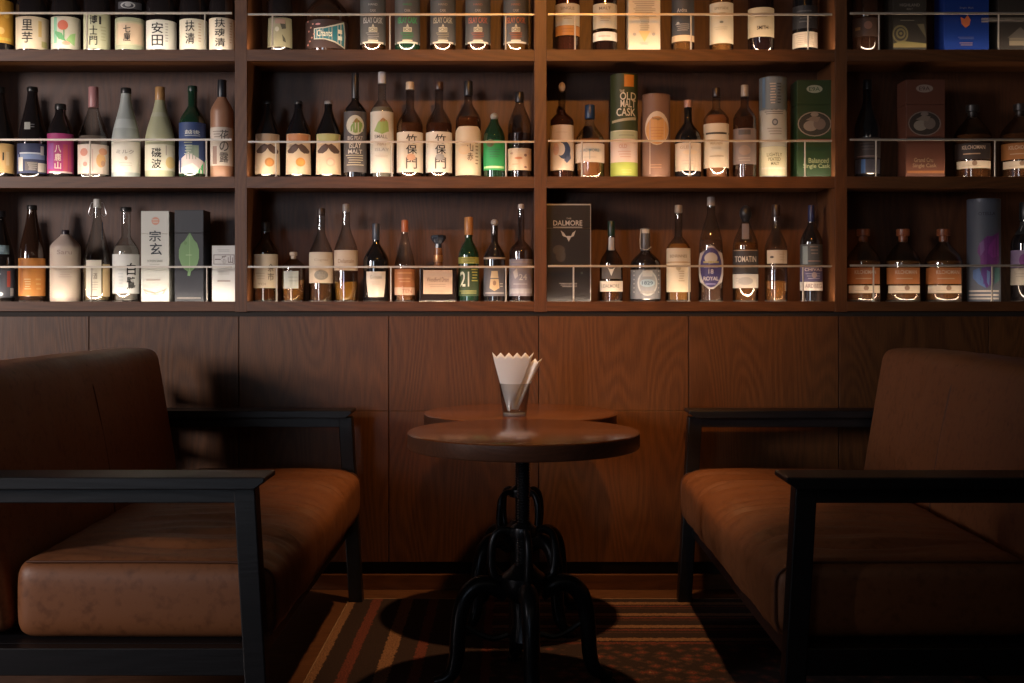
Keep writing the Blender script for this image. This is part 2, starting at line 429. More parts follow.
def carton(row, x0, x1, top, col, marks=(), label='', name='bottle_carton', cat='box', rough=.45, depth=.095, edge=None, topcol=None, metal=0.0, lid=.25):
    s = YF/F; zb = ROWZ[row]; a, b = xx(x0, YF), xx(x1, YF); H = CH + (HZ - top)*YF/F - zb
    root = thing(name, ((a+b)/2, YF + depth/2, zb), label, cat)
    hw = (b-a)/2; q = MB(); q.box(-hw, hw, -depth/2, depth/2, 0, H*(1-lid), M(col, rough, metal), .0012); q.build('box_body', root)
    q = MB(); q.box(-hw, hw, -depth/2, depth/2, H*(1-lid)+.0006, H, M(topcol or col, rough, metal), .0012); q.build('lid', root)
    if marks:
        zf = lambda y: CH + (HZ - y)*YF/F - zb
        mm = marks_mesh(marks, s, zf, lambda dx, z, eps: (dx, -depth/2 - eps, z)); mm.build('print', root)
    return root
INK = (.015, .014, .014); WHT = (.80, .76, .68); CRM = (.66, .56, .42); GRY = (.30, .29, .28); RED = (.45, .06, .04)
WH = (.72, .70, .66)

# ------------------------------------------------------------------ the room
def slab(name, *a, m, **k): q = MB(); q.box(*a, m, **k); return structure(q.build(name))
slab('floor', -3.6, 3.6, -2.6, 4.1, -.06, 0, m=m_floor)
slab('ceiling', -3.7, 3.7, -2.7, 4.4, 3.3, 3.4, m=m_ceil)
slab('wall_right', 3.6, 3.7, -2.6, 4.4, 0, 3.3, m=m_plaster)
slab('wall_behind', -3.7, 3.7, -2.7, -2.6, 0, 3.3, m=m_plaster)
q = MB()      # left wall with its window opening
for a in ((-2.7, .2, 0, 3.3), (2.0, 4.4, 0, 3.3), (.2, 2.0, 0, .75), (.2, 2.0, 2.4, 3.3)): q.box(-3.7, -3.6, a[0], a[1], a[2], a[3], m_plaster)
structure(q.build('wall_left'))
q = MB()
for a in ((.2, .24, .75, 2.4), (1.95, 2.0, .75, 2.4), (.24, 1.95, .75, .80), (.24, 1.95, 2.35, 2.4), (1.03, 1.07, .8, 2.35)): q.box(-3.68, -3.62, a[0], a[1], a[2], a[3], m_black)
structure(q.build('window_1'))
q = MB()
for a in ((-3.12, -3.06, .75, 2.75), (-1.34, -1.28, .75, 2.75), (-3.06, -1.34, .75, .80), (-3.06, -1.34, 2.70, 2.75)): q.box(a[0], a[1], -2.60, -2.54, a[2], a[3], m_black)
structure(q.build('added_light_frame'))  # frame added round the rear highlight light; the wall has no opening
# back wall: oak panels with joints, a dark recess and a skirting board
q = MB(); zt_, zm_, zb_ = zy(316.5), zy(411), zy(562); g = .0016
edges = [-.950 + PANEL*k for k in range(-6, 9)]
for a, b in zip(edges, edges[1:]):
    for z0, z1 in ((zb_, zm_ - .0006), (zm_ + .0006, zt_)):
        q.box(a + g, b - g, YS, YS + .018, z0, z1, m_panel, .0008)
q.box(-3.6, 3.6, YS + .016, YS + .10, 0, zt_ + .03, M((.012, .008, .006), .8))
q.box(-3.6, DIVX[0] - .02, YS, YS + .1, zt_ + .03, 3.3, m_panel); q.box(DIVX[-1] + .02, 3.6, YS, YS + .1, zt_ + .03, 3.3, m_panel)
q.box(DIVX[0] - .02, DIVX[-1] + .02, YS, YS + .1, 2.42, 3.3, m_panel)
structure(q.build('wall_back'))
q = MB(); q.box(-3.6, 3.6, YS - .002, YS + .03, 0, .052, m_shelf, .002); structure(q.build('baseboard_back'))

# ------------------------------------------------------------------ the built-in shelving
DEP = .235
unit = thing('wall_shelving', (0, YS, zy(312)), 'wide oak shelving built into the wall, filled with rows of bottles', 'shelves')
inv = lambda o: setattr(o, 'matrix_parent_inverse', Matrix.Translation((0, -YS, -zy(312))))
q = MB(); q.box(DIVX[0] - .021, DIVX[-1] + .021, YS + DEP, YS + DEP + .015, .95, 2.42, m_back); o = q.build('back_panel', unit); inv(o)
for zt in (zy(49.5), zy(176.5), zy(301.5), 2.36):
    r = {zy(49.5): 1, zy(176.5): 2, zy(301.5): 3}.get(zt)
    zs = ROWZ[r] if r else zt; th = .040 if r != 3 else .034
    for i, (a, b) in enumerate(zip(DIVX, DIVX[1:])):
        q = MB(); x0, x1 = a + .0212, b - .0212
        q.box(x0, x1, YS + .016, YS + DEP - .001, zs - .028, zs, m_shelf)
        q.box(x0, x1, YS - .0005, YS + .005, zt - th, zt, m_shelf, .0008)
        q.box(x0, x1, YS + .005, YS + .016, zt - th, zs - .004, m_shelf)
        o = q.build('shelf', unit); inv(o)
        if r:
            q = MB(); q.box(x0 + .01, x1 - .01, YS + .0075, YS + .0145, zs - .004, zs - .001, M((1.0, .66, .38), 2.0, 0, 'emit')); o = q.build('led_strip', unit); inv(o)
for d in DIVX:
    q = MB(); q.box(d - .021, d + .021, YS - .001, YS + DEP, zy(312), 2.42, m_div, .001); o = q.build('divider', unit); inv(o)
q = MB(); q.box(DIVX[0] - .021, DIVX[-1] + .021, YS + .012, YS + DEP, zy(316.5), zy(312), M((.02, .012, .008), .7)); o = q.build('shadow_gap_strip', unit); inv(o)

# brass-steel gallery rails: one per bay and row
RAILY = {1: (13.0, 14.4, 14.3, 13.2), 2: (139.6, 141.8, 140.8, 139.6), 3: (266.8, 266.8, 266.0, 265.4)}
RAILX = [(-40, 232), (248, 534.5), (548, 832), (850, 1130)]
POST = {1: [(-25, 87, 205), (272.5, 390, 505.7), (575, 691, 808), (879, 998.6, 1115)],
        2: [(-25, 90, 206.5), (276, 392, 506), (582, 690, 805), (876, 995, 1112)],
        3: [(-25, 91.5, 207), (276.7, 391, 506), (573.5, 689, 803), (873.5, 992, 1110)]}
ROWN = {1: 'top', 2: 'middle', 3: 'bottom'}
BAYN = ['sake bay at the left end', 'second bay from the left', 'third bay from the left', 'dim bay at the right end']
for r in (1, 2, 3):
    for b in range(4):
        yr = YS + .006
        a, c = xx(RAILX[b][0], yr), xx(RAILX[b][1], yr); z = zy(RAILY[r][b], yr)
        t = thing('gallery_rail', ((a+c)/2, yr, ROWZ[r]), 'thin pale metal guard rail, %s row, %s' % (ROWN[r], BAYN[b]), 'rail', 'metal guard rails along the shelf fronts')
        q = MB(); q.box(a-(a+c)/2, c-(a+c)/2, -.0035, .0035, z - .0038 - ROWZ[r], z + .0030 - ROWZ[r], m_steel, .0008); q.build('rail', t)
        for px in POST[r][b]:
            X = xx(px, yr) - (a+c)/2
            if abs(X) > (c-a)/2: continue
            q = MB(); q.lathe([(.0055, .002), (.0055, .005), (.0028, .006), (.0028, z - ROWZ[r] - .004)], m_steel, 12, (X, 0)); q.build('post', t)

# ------------------------------------------------------------------ rug
def rug_mat():
    m, nt, out = newmat('kilim_weave'); n = nt.nodes; L = nt.links
    tc = n.new('ShaderNodeTexCoord'); sep = n.new('ShaderNodeSeparateXYZ'); L.new(tc.outputs['Object'], sep.inputs[0])
    def mt(op, a, b=None, c=None):
        q = n.new('ShaderNodeMath'); q.operation = op
        for i, v in enumerate((a, b, c)):
            if v is None: continue
            if isinstance(v, (int, float)): q.inputs[i].default_value = v
            else: L.new(v, q.inputs[i])
        return q.outputs[0]
    nz = n.new('ShaderNodeTexNoise'); nz.inputs['Scale'].default_value = 90; nz.inputs['Detail'].default_value = 3; L.new(tc.outputs['Object'], nz.inputs['Vector'])
    wob = mt('MULTIPLY', mt('SUBTRACT', nz.outputs[0], .5), .022)
    def ramp(fac, stops):
        r = n.new('ShaderNodeValToRGB'); r.color_ramp.interpolation = 'CONSTANT'; e = r.color_ramp.elements
        e[0].position = stops[0][0]; e[0].color = (*stops[0][1], 1); e[1].position = stops[1][0]; e[1].color = (*stops[1][1], 1)
        for p, c in stops[2:]: q = e.new(p); q.color = (*c, 1)
        L.new(fac, r.inputs[0]); return r.outputs[0]
    DK, BR, BG, RD, CH_ = (.030, .012, .010), (.085, .028, .018), (.27, .135, .07), (.16, .035, .022), (.07, .03, .02)
    u = mt('ADD', sep.outputs[0], wob); v = mt('ADD', sep.outputs[1], wob)
    fu = mt('FRACT', mt('DIVIDE', mt('ADD', u, .545), .19))
    su = ramp(fu, [(0, BG), (.13, DK), (.42, RD), (.58, DK), (.93, BG)])
    fv = mt('FRACT', mt('DIVIDE', mt('SUBTRACT', 3.855, v), .135))
    sv = ramp(fv, [(0, DK), (.3, BG), (.52, DK), (.62, RD), (.74, DK), (.84, BR), (.92, DK)])
    vo = n.new('ShaderNodeTexVoronoi'); vo.inputs['Scale'].default_value = 24; vo.distance = 'MANHATTAN'; L.new(tc.outputs['Object'], vo.inputs['Vector'])
    fl = ramp(vo.outputs['Distance'], [(0, BG), (.16, RD), (.45, CH_), (.7, DK)])
    def mix(f, a, b):
        q = n.new('ShaderNodeMix'); q.data_type = 'RGBA'
        L.new(f, q.inputs[0]); L.new(a, q.inputs[6]); L.new(b, q.inputs[7]); return q.outputs[2]
    right = mix(mt('LESS_THAN', v, 3.35), sv, fl)
    colr = mix(mt('GREATER_THAN', u, -.06), su, right)
    n2 = n.new('ShaderNodeTexNoise'); n2.inputs['Scale'].default_value = 220; L.new(tc.outputs['Object'], n2.inputs['Vector'])
    mm = n.new('ShaderNodeMix'); mm.data_type = 'RGBA'; mm.blend_type = 'MULTIPLY'; mm.inputs[0].default_value = .75; L.new(colr, mm.inputs[6])
    rr = n.new('ShaderNodeValToRGB'); rr.color_ramp.elements[0].position = .35; rr.color_ramp.elements[0].color = (.12, .12, .12, 1); rr.color_ramp.elements[1].position = .6; L.new(n2.outputs[0], rr.inputs[0]); L.new(rr.outputs[0], mm.inputs[7])
    bp = n.new('ShaderNodeBump'); bp.inputs['Strength'].default_value = .6; bp.inputs['Distance'].default_value = .003; L.new(n2.outputs[0], bp.inputs['Height'])
    p = n.new('ShaderNodeBsdfPrincipled'); L.new(mm.outputs[2], p.inputs['Base Color']); p.inputs['Roughness'].default_value = .95; L.new(bp.outputs[0], p.inputs['Normal']); L.new(p.outputs[0], out.inputs[0])
    return m
m_rug = rug_mat()
q = MB(); q.box(-.545, 1.25, 1.75, 3.858, .0003, .0042, m_rug, .001)
rug = q.build('rug'); rug['label'] = 'dark red and beige striped kilim rug under the tables'; rug['category'] = 'rug'
q = MB(); q.tube([(-.545, 1.76, .003), (-.545, 3.85, .003)], .0027, M((.30, .19, .12), .9), 6); q.tube([(-.54, 3.858, .003), (1.245, 3.858, .003)], .0027, M((.30, .19, .12), .9), 6); o = q.build('bound_edge', rug)

# ------------------------------------------------------------------ sofas (built for the left one: u runs back from the seat front)
YC = 3.115
def cushion(name, parent, u0, u1, y0, y1, z0, z1, rad, bulge, m, lean=0.0, n=(16, 26, 10), wr=0.0, seed=0, streak=0.0):
    """rounded, slightly swollen box; u is -x"""
    from mathutils import noise
    V_, F_ = [], []
    idx = {}
    nx, ny, nz = n; hu, hy, hz = (u1-u0)/2, (y1-y0)/2, (z1-z0)/2; c = Vector(((u0+u1)/2, (y0+y1)/2, (z0+z1)/2))
    def tw(i, N, h):     # denser near the ends
        t = i/N*2 - 1; return h*math.copysign(1 - (1-abs(t))**1.5, t)
    def vid(i, j, k):
        key = (i, j, k)
        if key in idx: return idx[key]
        p = Vector((tw(i, nx, hu), tw(j, ny, hy), tw(k, nz, hz)))
        inner = Vector((max(-hu+rad, min(hu-rad, p.x)), max(-hy+rad, min(hy-rad, p.y)), max(-hz+rad, min(hz-rad, p.z))))
        d = p - inner
        if d.length > 1e-6: p = inner + d.normalized()*rad
        a, b_, cc = p.x/hu, p.y/hy, p.z/hz
        p.x += bulge[0]*a*(1-b_*b_)*(1-cc*cc); p.y += bulge[1]*b_*(1-a*a)*(1-cc*cc); p.z += bulge[2]*cc*(1-a*a)*(1-b_*b_)*(1 if cc > 0 else 0)
        w = c + p
        if wr:
            nv = noise.noise(Vector((w.x*3 + seed, w.y*22, w.z*4))) * .7 + noise.noise(Vector((w.x*9, w.y*9 + seed, w.z*9)))*.5
            f = max(0, 1 - abs(b_)**6)
            w += Vector((a**5, 0, cc**5))*wr*nv*f
            if streak and w.x < .10: w.z -= .022*((.10 - w.x)/.10)**2*(1 if cc > 0 else 0)*max(0, cc)**2
            if streak and cc > 0: w.z += streak*noise.noise(Vector((w.x*2.2 + 3, w.y*30 + 2.5*noise.noise(Vector((w.x*4, w.y*3, 0))), 0)))*cc**3*(1-b_**8)*max(0, 1 - (max(0, w.x-.1)/.5)**2)
        w.x += lean*(w.z - z0)
        idx[key] = len(V_); V_.append((-w.x, w.y - YC, w.z)); return idx[key]
    def face(g, A, B, mk):
        for a in range(A):
            for b_ in range(B): F_.append((mk(a, b_), mk(a+1, b_), mk(a+1, b_+1), mk(a, b_+1)))
    for k in (0, nz): face(0, nx, ny, lambda a, b_, k=k: vid(a, b_, k))
    for j in (0, ny): face(0, nx, nz, lambda a, b_, j=j: vid(a, j, b_))
    for i in (0, nx): face(0, ny, nz, lambda a, b_, i=i: vid(i, a, b_))
    mb = MB(); mb.add(V_, F_, m, True); o = mb.build(name, parent)
    md = o.modifiers.new('sub', 'SUBSURF'); md.levels = md.render_levels = 1
    return o
def sofa(loc, rz, label):
    t = thing('sofa', loc, label, 'sofa', 'two leather sofas facing each other', rz)
    ny0, ny1 = 2.43, 3.80
    st = cushion('seat_cushion', t, -.002, .558, ny0, ny1, .278, .448, .040, (.008, .004, .012), m_leather, wr=.0065, n=(20, 110, 8), streak=.020)
    for yy in (ny0 + .010, ny1 - .010):
        q = MB(); pts = [(-.53 + .0, yy - YC, .4445)]
        for uu in (.45, .35, .25, .15, .10, .07, .05): pts.append((-uu, yy - YC, .4455 - (.022*((.10-uu)/.10)**2 if uu < .1 else 0) - (.001 if uu > .2 else .002)))
        for k in range(7):
            a_ = PI/2*k/6; pts.append((-(.036 - .033*math.sin(a_)), yy - YC, .396 + .036*math.cos(a_)))
        pts += [(-.003, yy - YC, .36), (-.003, yy - YC, .32), (-.012, yy - YC, .29)]
        q.tube(pts, .0026, m_pipe, 8); q.build('piping', st)
    bc = cushion('back_cushion', t, .562, .720, 2.432, 3.768, .287, .846, .036, (.014, .006, .008), m_leather, lean=.165, wr=.004, n=(9, 60, 26), seed=2)
    for yy in (3.115,):
        q = MB(); pts = []
        for i in range(27):
            z = .30 + .525*i/26; c_ = math.cos(min(1, abs((z-.5665)/.2795))*PI/2)
            pts.append((-(.562 - .0135*(1-((z-.5665)/.2795)**2) + .165*(z-.287)) - (.004 if i > 23 else 0), yy - YC, z))
        q.tube(pts, .0022, m_pipe, 6); q.build('seam', bc)
    def arm(y0, y1, inner):
        q = MB(); u0, u1 = (.004 if y0 < 3 else .028), .92
        v = [(-u0, 0, .638), (-(u0), 0, .628), (-(u0+.022), 0, .613), (-u1, 0, .613), (-u1, 0, .638)]
        v3 = [(a, y0 - YC, c) for a, _, c in v] + [(a, y1 - YC, c) for a, _, c in v]
        f = [(0,1,2,3,4), (9,8,7,6,5)] + [(i, i+5, (i+1) % 5 + 5, (i+1) % 5) for i in range(5)]
        q.add(v3, f, m_black); o = q.build('armrest', t)
        bv = o.modifiers.new('b', 'BEVEL'); bv.width = .0025; bv.segments = 2
        q = MB(); q.box(-.89, -.05, min(inner) - YC, max(inner) - YC, .580, .6125, m_black, .002); q.build('arm_apron', t)
        yi0, yi1 = min(inner) - YC, max(inner) - YC
        # front leg, splayed forward towards its foot
        sh = lambda p: (p[0] + (.6125 - p[2])*.057 - .002, p[1], p[2])
        q = MB(); q.box(-.074, -.029, yi0 - .001, yi1 + .001, 0, .6125, m_black, .003, shear=sh); q.build('leg', t)
        sh2 = lambda p: (p[0] - (.6125 - p[2])*.10, p[1], p[2])
        q = MB(); q.box(-.86, -.81, yi0 - .001, yi1 + .001, 0, .6125, m_black, .003, shear=sh2); q.build('leg', t)
    arm(2.34, 2.450, (2.375, 2.418)); arm(3.78, 3.89, (3.812, 3.855))
    q = MB(); a, b = 2.372 - YC, 3.857 - YC
    q.box(-.90, -.030, 2.378 - YC, 2.414 - YC, .222, .279, m_black, .002)
    q.box(-.90, -.030, 3.815 - YC, 3.851 - YC, .222, .279, m_black, .002)
    q.box(-.075, -.045, 2.414 - YC, 3.815 - YC, .215, .279, m_black, .002)
    q.box(-.88, -.85, 2.414 - YC, 3.815 - YC, .215, .279, m_black, .002)
    q.box(-.85, -.075, 2.414 - YC, 3.815 - YC, .268, .2795, m_black)
    q.build('seat_frame', t)
    q = MB(); sh3 = lambda p: (p[0] - (p[2]-.28)*.185, p[1], p[2])
    for z0 in (.34, .50, .68): q.box(-.760, -.738, 2.42 - YC, 3.81 - YC, z0, z0 + .06, m_black, .002, shear=sh3)
    for y in (2.42, 3.79): q.box(-.785, -.76, y - YC, y + .02 - YC, .27, .76, m_black, .002, shear=sh3)
    q.build('back_frame', t)
    return t
def copy_tree(o, parent=None):
    c = o.copy(); COL.objects.link(c)
    if c.data: c.data = c.data.copy(); c.data.transform(Matrix.Scale(-1, 4, (1, 0, 0))); c.data.flip_normals()
    if parent: c.parent = parent
    for ch in list(o.children): copy_tree(ch, c)
    return c
s1 = sofa((-.5, YC, .0046), 0, 'brown leather sofa with black wooden arms, left of the tables, in cool daylight')
s2 = copy_tree(s1); s2.location = (.555, YC, .0046); s2.rotation_euler = (0, 0, 0)
s2['label'] = 'brown leather sofa with black wooden arms, right of the tables, in deep shade'

# ------------------------------------------------------------------ pedestal tables
def ptable(loc, rz, label, zt):
    t = thing('pedestal_table', loc, label, 'table', 'two round pedestal tables', rz)
    q = MB(); R_ = .30; th = .042
    q.lathe([(R_-.003, zt-th), (R_-.001, zt-th+.002)], m_tedge, 96, cap1=False); q.lathe([(R_-.001, zt-th+.002), (R_, zt-th+.004), (R_, zt-.004)], m_tedge, 96, cap0=False, cap1=False)
    q.lathe([(R_, zt-.004), (R_-.0015, zt-.001), (R_-.004, zt)], m_table, 96, cap0=False); o = q.build('tabletop', t)
    q = MB(); q.lathe([(.10, zt-th-.008), (.10, zt-th-.0005)], m_iron, 40); q.lathe([(.030, zt-th-.035), (.045, zt-th-.008)], m_iron, 24); q.build('mounting_plate', t)
    q = MB(); pr = [(.017, .10), (.017, .30)]
    z = .30
    while z < zt - th - .04: pr += [(.017, z), (.0145, z + .003), (.017, z+.006)]; z += .007
    pr.append((.017, zt-th-.03)); q.lathe(pr, m_iron, 20); q.build('screw_column', t)
    q = MB(); q.lathe([(.019, .385), (.034, .388), (.037, .400), (.034, .412), (.024, .418), (.020, .422)], m_iron, 24)
    q.lathe([(.022, .10), (.040, .12), (.030, .16), (.034, .22), (.052, .240), (.060, .262), (.060, .285), (.040, .300), (.026, .315)], m_iron, 28)
    q.build('hub', t)
    for k in range(4):
        a = LOOP0 + k*PI/2; ca, sa = math.cos(a), math.sin(a)
        q = MB(); P_ = lambda r, z: (ca*r, sa*r, z)
        q.tube([P_(.030, .400), P_(.052, .406), P_(.070, .398), P_(.080, .378), P_(.084, .345), P_(.082, .31), P_(.074, .285), P_(.050, .275)], [.009, .009, .009, .010, .0105, .011, .012, .012], m_iron, 12, smooth=4); q.build('yoke_loop', t)
    for k in range(4):
        a = LEG0 + k*PI/2; ca, sa = math.cos(a), math.sin(a); P_ = lambda r, z: (ca*r, sa*r, z)
        q = MB(); q.tube([P_(.045, .235), P_(.085, .262), P_(.120, .262), P_(.148, .238), P_(.163, .195), P_(.170, .14), P_(.174, .08), P_(.184, .042), P_(.205, .024), P_(.232, .018)],
                         [.019, .024, .024, .023, .022, .021, .020, .019, .016, .012], m_iron, 12, smooth=4)
        q.lathe([(.020, .0), (.021, .008), (.014, .014)], m_iron, 16, c=(ca*.222, sa*.222)); q.build('leg', t)
        q = MB(); q.tube([P_(.040, .135), P_(.08, .125), P_(.12, .14), P_(.165, .17)], .008, m_iron, 8, smooth=4); q.build('brace', t)
    return t
LEG0 = math.radians(-84); LOOP0 = math.radians(8)
ptable((.030, 2.985, .0046), 0, 'nearer round wooden pedestal table with bare top and black iron base', .662)
LEG0 = math.radians(-50); LOOP0 = math.radians(40)
ptable((.026, 3.592, .0046), 0, 'farther round wooden pedestal table, against the wall, holding the napkin glass', .652)
TZ = .6565

# ------------------------------------------------------------------ glass of napkins
GX, GY = .008, 3.475
gl = thing('drinking_glass', (GX, GY, TZ + .0005), 'clear tapered tumbler holding white napkins on the farther table', 'glass')
q = MB(); mg = M((.93, .94, .94), .02, 0, 'glass')
q.lathe([(.0345, 0), (.036, .004), (.0475, .098)], mg, 40, cap1=False); q.lathe([(.0475, .098), (.0455, .098), (.0335, .012), (.004, .010)], mg, 40, cap0=False); q.build('tumbler', gl)
q = MB(); q.lathe([(.034, .0006), (.0352, .006), (.032, .010)], M((.8, .8, .8), .1, 0, 'thick'), 40); q.build('glass_foot', gl)
def napkin(loc, rz, tilt, h, hw0, hw1, teeth, col, label, curve, zig, skew=0.0, fold=0.0):
    nu, nv = teeth*8, 14; v = []; f = []
    for j in range(nv+1):
        tj = j/nv
        for i in range(nu+1):
            u = i/nu*2 - 1; hw = hw0 + (hw1-hw0)*tj
            tooth = abs(((i/nu*teeth) % 1) - .5)*2          # 1 at peaks
            zz = h*tj + (zig*(tooth - .5) if j == nv else zig*(tooth-.5)*max(0, tj-.85)/.15)
            x = u*hw + skew*tj; y = curve*(1 - u*u)*-1*(.3+.7*tj) + fold*math.sin(u*7)*tj*.004 - tilt*tj*h
            v.append((x, y, zz))
    for j in range(nv):
        for i in range(nu): f.append((j*(nu+1)+i, j*(nu+1)+i+1, (j+1)*(nu+1)+i+1, (j+1)*(nu+1)+i))
    mb = MB(); mb.add(v, f, M(col, .9), True); o = mb.build('paper_napkin', None, loc); o.rotation_euler = (0, 0, rz)
    md = o.modifiers.new('s', 'SOLIDIFY'); md.thickness = .0012; md.offset = 0
    o['label'] = label; o['category'] = 'napkin'; o['group'] = 'folded paper napkins in the tumbler'
    return o
NW = (.93, .93, .92)
napkin((GX - .017, GY - .008, TZ + .016), 0, .03, .169, .004, .062, 5, NW, 'front white paper napkin, fanned wide with a zigzag top edge', .012, .013, skew=.012)
napkin((GX + .004, GY + .010, TZ + .018), -.25, .0, .150, .006, .030, 3, NW, 'white paper napkin leaning out to the right behind the front one', .006, .010, skew=.050, fold=1)
napkin((GX - .006, GY + .016, TZ + .018), .3, -.03, .138, .008, .040, 3, NW, 'white paper napkin tucked low behind the wide front one', .010, .010, skew=-.010, fold=1)
# ------------------------------------------------------------------ bottles, cartons and tins, row by row
SAKE = 'sake_bottle'; WHI = 'whisky_bottle'
# ---- top row (49 to above the picture), sake bay
def kanji_label(y0, y1, col, s, dx, w, ink=INK, more=(), y=None, h=None):
    return Lb(y0, y1, col, [V(s, dx, y or (y0+y1)/2, w, h or (y1-y0)*.88, ink), *more], half=80)
bottle(1, -2, 29, -44, (9, -28, 0), 'dark', ((.02,.02,.02), -36, 10), [Lb(-8, 42, (.70,.36,.05), [E(3,30,6,7,(.9,.6,.2)), E(8,14,5,6,(.85,.5,.1)), R(6,38,12,3,(.75,.55,.1))])], 'cone', name=SAKE, label='dark sake bottle with a golden orange label, leftmost of the top row')
bottle(1, 32.5, 31, -42, (9, -26, 8), 'dark', ((.02,.02,.02), -33, 10), [kanji_label(16, 48.5, (.66,.55,.40), '里芋', -5, 10, y=31, h=25, more=[R(7,28,3,16,(.62,.42,.16)), R(11,43,5,6,(.42,.40,.16))])], 'cone', name=SAKE, label='dark sake bottle, two black characters on its peach label, right of the golden one')
bottle(1, 66, 28, -40, (9, -26, 8), 'dark', ((.02,.02,.02), -31, 10), [Lb(16, 48.5, (.62,.58,.48), [R(-11,30,5,26,(.24,.50,.34)), E(-3,25,10,10,(.62,.16,.10)), P([(-12,30),(-4,33),(0,41),(-7,39)], (.13,.38,.16)), P([(0,40),(4,34),(9,32),(8,45)], (.30,.52,.20)), E(0,43,8,4,(.70,.35,.24)), R(-2,34,1.2,9,(.12,.35,.15))], half=80)], 'cone', name=SAKE, label='dark sake bottle whose white label is painted with a red flower and green leaves')
bottle(1, 97, 25.5, -46, (9, -28, 2), 'dark', ((.02,.02,.02), -36, 10), [kanji_label(12, 48.5, (.50,.50,.34), '博士門', -3.5, 7.5, y=30, h=31, more=[R(3,20,2,8,INK), ML(6,33,5,16,5,(.40,.40,.26))])], 'cone', name=SAKE, label='dark sake bottle with a tall pale green label reading 博士門 downwards')
bottle(1, 130, 28.5, -44, (9, -26, 2), 'dark', ((.02,.02,.02), -34, 10), [Lb(17, 49, (.36,.38,.26), [R(0,33,26,21,(.62,.46,.32)), R(0,22,26,1.5,(.5,.46,.3)), R(0,44,26,1.2,(.5,.46,.3)), V('七厘', -3, 33, 7, 17, INK)], half=80), Lb(1.5, 8.5, (.05,.05,.06), [E(-2,5,14,7,(.45,.45,.45)), E(-2,5.4,11,5,(.05,.05,.06)), E(-2,4.6,6,4,(.4,.4,.4))], half=50)], 'cone', name=SAKE, label='dark sake bottle with a green banded peach label and a small white crest above it')
bottle(1, 161.5, 29.5, -44, (9, -26, 6), 'dark', ((.02,.02,.02), -34, 10), [kanji_label(19.5, 49, (.72,.70,.62), '安田', -4, 11, y=34, h=25, more=[ML(5,32,3,20,7,(.4,.38,.34))])], 'cone', name=SAKE, label='dark sake bottle with a white label reading 安田 downwards, in the top row')
bottle(1, 193.5, 27, -42, (9, -26, 6), 'dark', ((.02,.02,.02), -34, 10), [kanji_label(18.5, 49, (.68,.62,.50), '扶清', -3.5, 9, y=32, h=25, more=[ML(6,32,3,20,7,(.5,.36,.25))])], 'cone', name=SAKE, label='dark sake bottle in the top row, two characters on cream, between two white labels')
bottle(1, 222, 25, -43, (9, -26, 6), 'dark', ((.02,.02,.02), -34, 10), [kanji_label(17.5, 49, (.70,.62,.50), '扶魂清', -2, 10, y=32.5, h=29, more=[ML(8.5,32,2.5,22,8,(.5,.36,.25))])], 'cone', name=SAKE, label='dark sake bottle beside the first divider of the top row, three bold characters on cream')
# second bay
bottle(1, 280, 25, -40, (8, -22, 8), 'dark', ((.02,.02,.02), -30, 9), [Lb(17, 46.5, (.26,.25,.16), [P([(-1,20),(5,19),(6,28),(2,29)], (.05,.05,.04)), E(-3,29,4,5,(.48,.46,.38)), P([(2,34),(5,38),(6,42),(3,41)], (.06,.06,.04)), R(0,21,10,5,(.30,.20,.16))], half=75, shape='trap')], 'round', label='dark bottle with a dull olive label, top row, left of the squat flask')
def flask(root, zc, zb, Yc, pr): pass
bottle(1, 327, 42, -20, (12, -6, 16), 'brown', ((.03,.02,.02), -10, 15), [Lb(19, 47.5, (.035,.015,.012), [P([(-13,28),(-2,27),(8,24),(17,20),(18.5,34),(18,47),(8,42),(-2,39.5),(-13,39)], (.55,.50,.40)), P([(-12,29),(-2,28.2),(8,25.4),(16.2,22),(17.4,34),(16.8,45),(8,40.6),(-2,38.3),(-12,38)], (.02,.16,.20)), T('Chants', -2.5, 33, 15, 6.5, (.80,.74,.55)), R(13,30.5,4,4,(.78,.72,.55)), R(13,37,4,4,(.70,.74,.65)), *[E(-19+((i*5)%7), 20+i*3.4, 1.6, 1.8, (.50,.22,.18)) for i in range(8)], E(-9,24,5,2,(.5,.2,.2))], half=86)], 'round', label='wide squat dark flask with a teal banner label, speckled with small red dots')
for i, (x, hc, top, liq, lb) in enumerate([(373, (.50,.48,.46), (.42,.40,.38), (.30,.12,.03), 'white'), (407.5, (.04,.36,.12), (.03,.22,.09), None, 'bright green'), (443, (.48,.42,.30), (.30,.24,.18), (.34,.15,.05), 'beige'), (478, (.52,.15,.09), (.32,.12,.09), (.30,.12,.05), 'brick red'), (516, (.56,.16,.05), (.36,.12,.06), (.60,.30,.05), 'orange red')]):
    bottle(1, x, 25, -46, (8.5, -30, -16), 'smoke' if i != 1 else 'green', ((.02,.02,.02), -36, 10), [Lb(-8, 43.2, (.085,.085,.085), [R(0,42.2,25,1.8,(.62,.58,.50)), T('ISLAY CASK', 0, 20, 19, 6.0, hc), T('HAND', 0, 4.3, 9, 2.2, top), T('CASK', 0, 10.5, 6, 2.6, (.4,.36,.34)), R(0,29.5,8.5,4.6,(.50,.47,.36)), T('IOII', 0, 29.5, 7, 3, (.1,.09,.07)), P([(-1.4,26.8),(0,23.6),(1.4,26.8)], (.5,.47,.36)), ML(0,35.5,13,7,4,tuple(c*.55 for c in hc)), R(0,40.4,10,1.2,(.64,.58,.42))], half=84)], 'round', liq=((liq, 28) if liq else None), label='tall dark-labelled bottle with %s lettering across its label, one of five in a row' % lb, group='five matching bottles with dark labels')
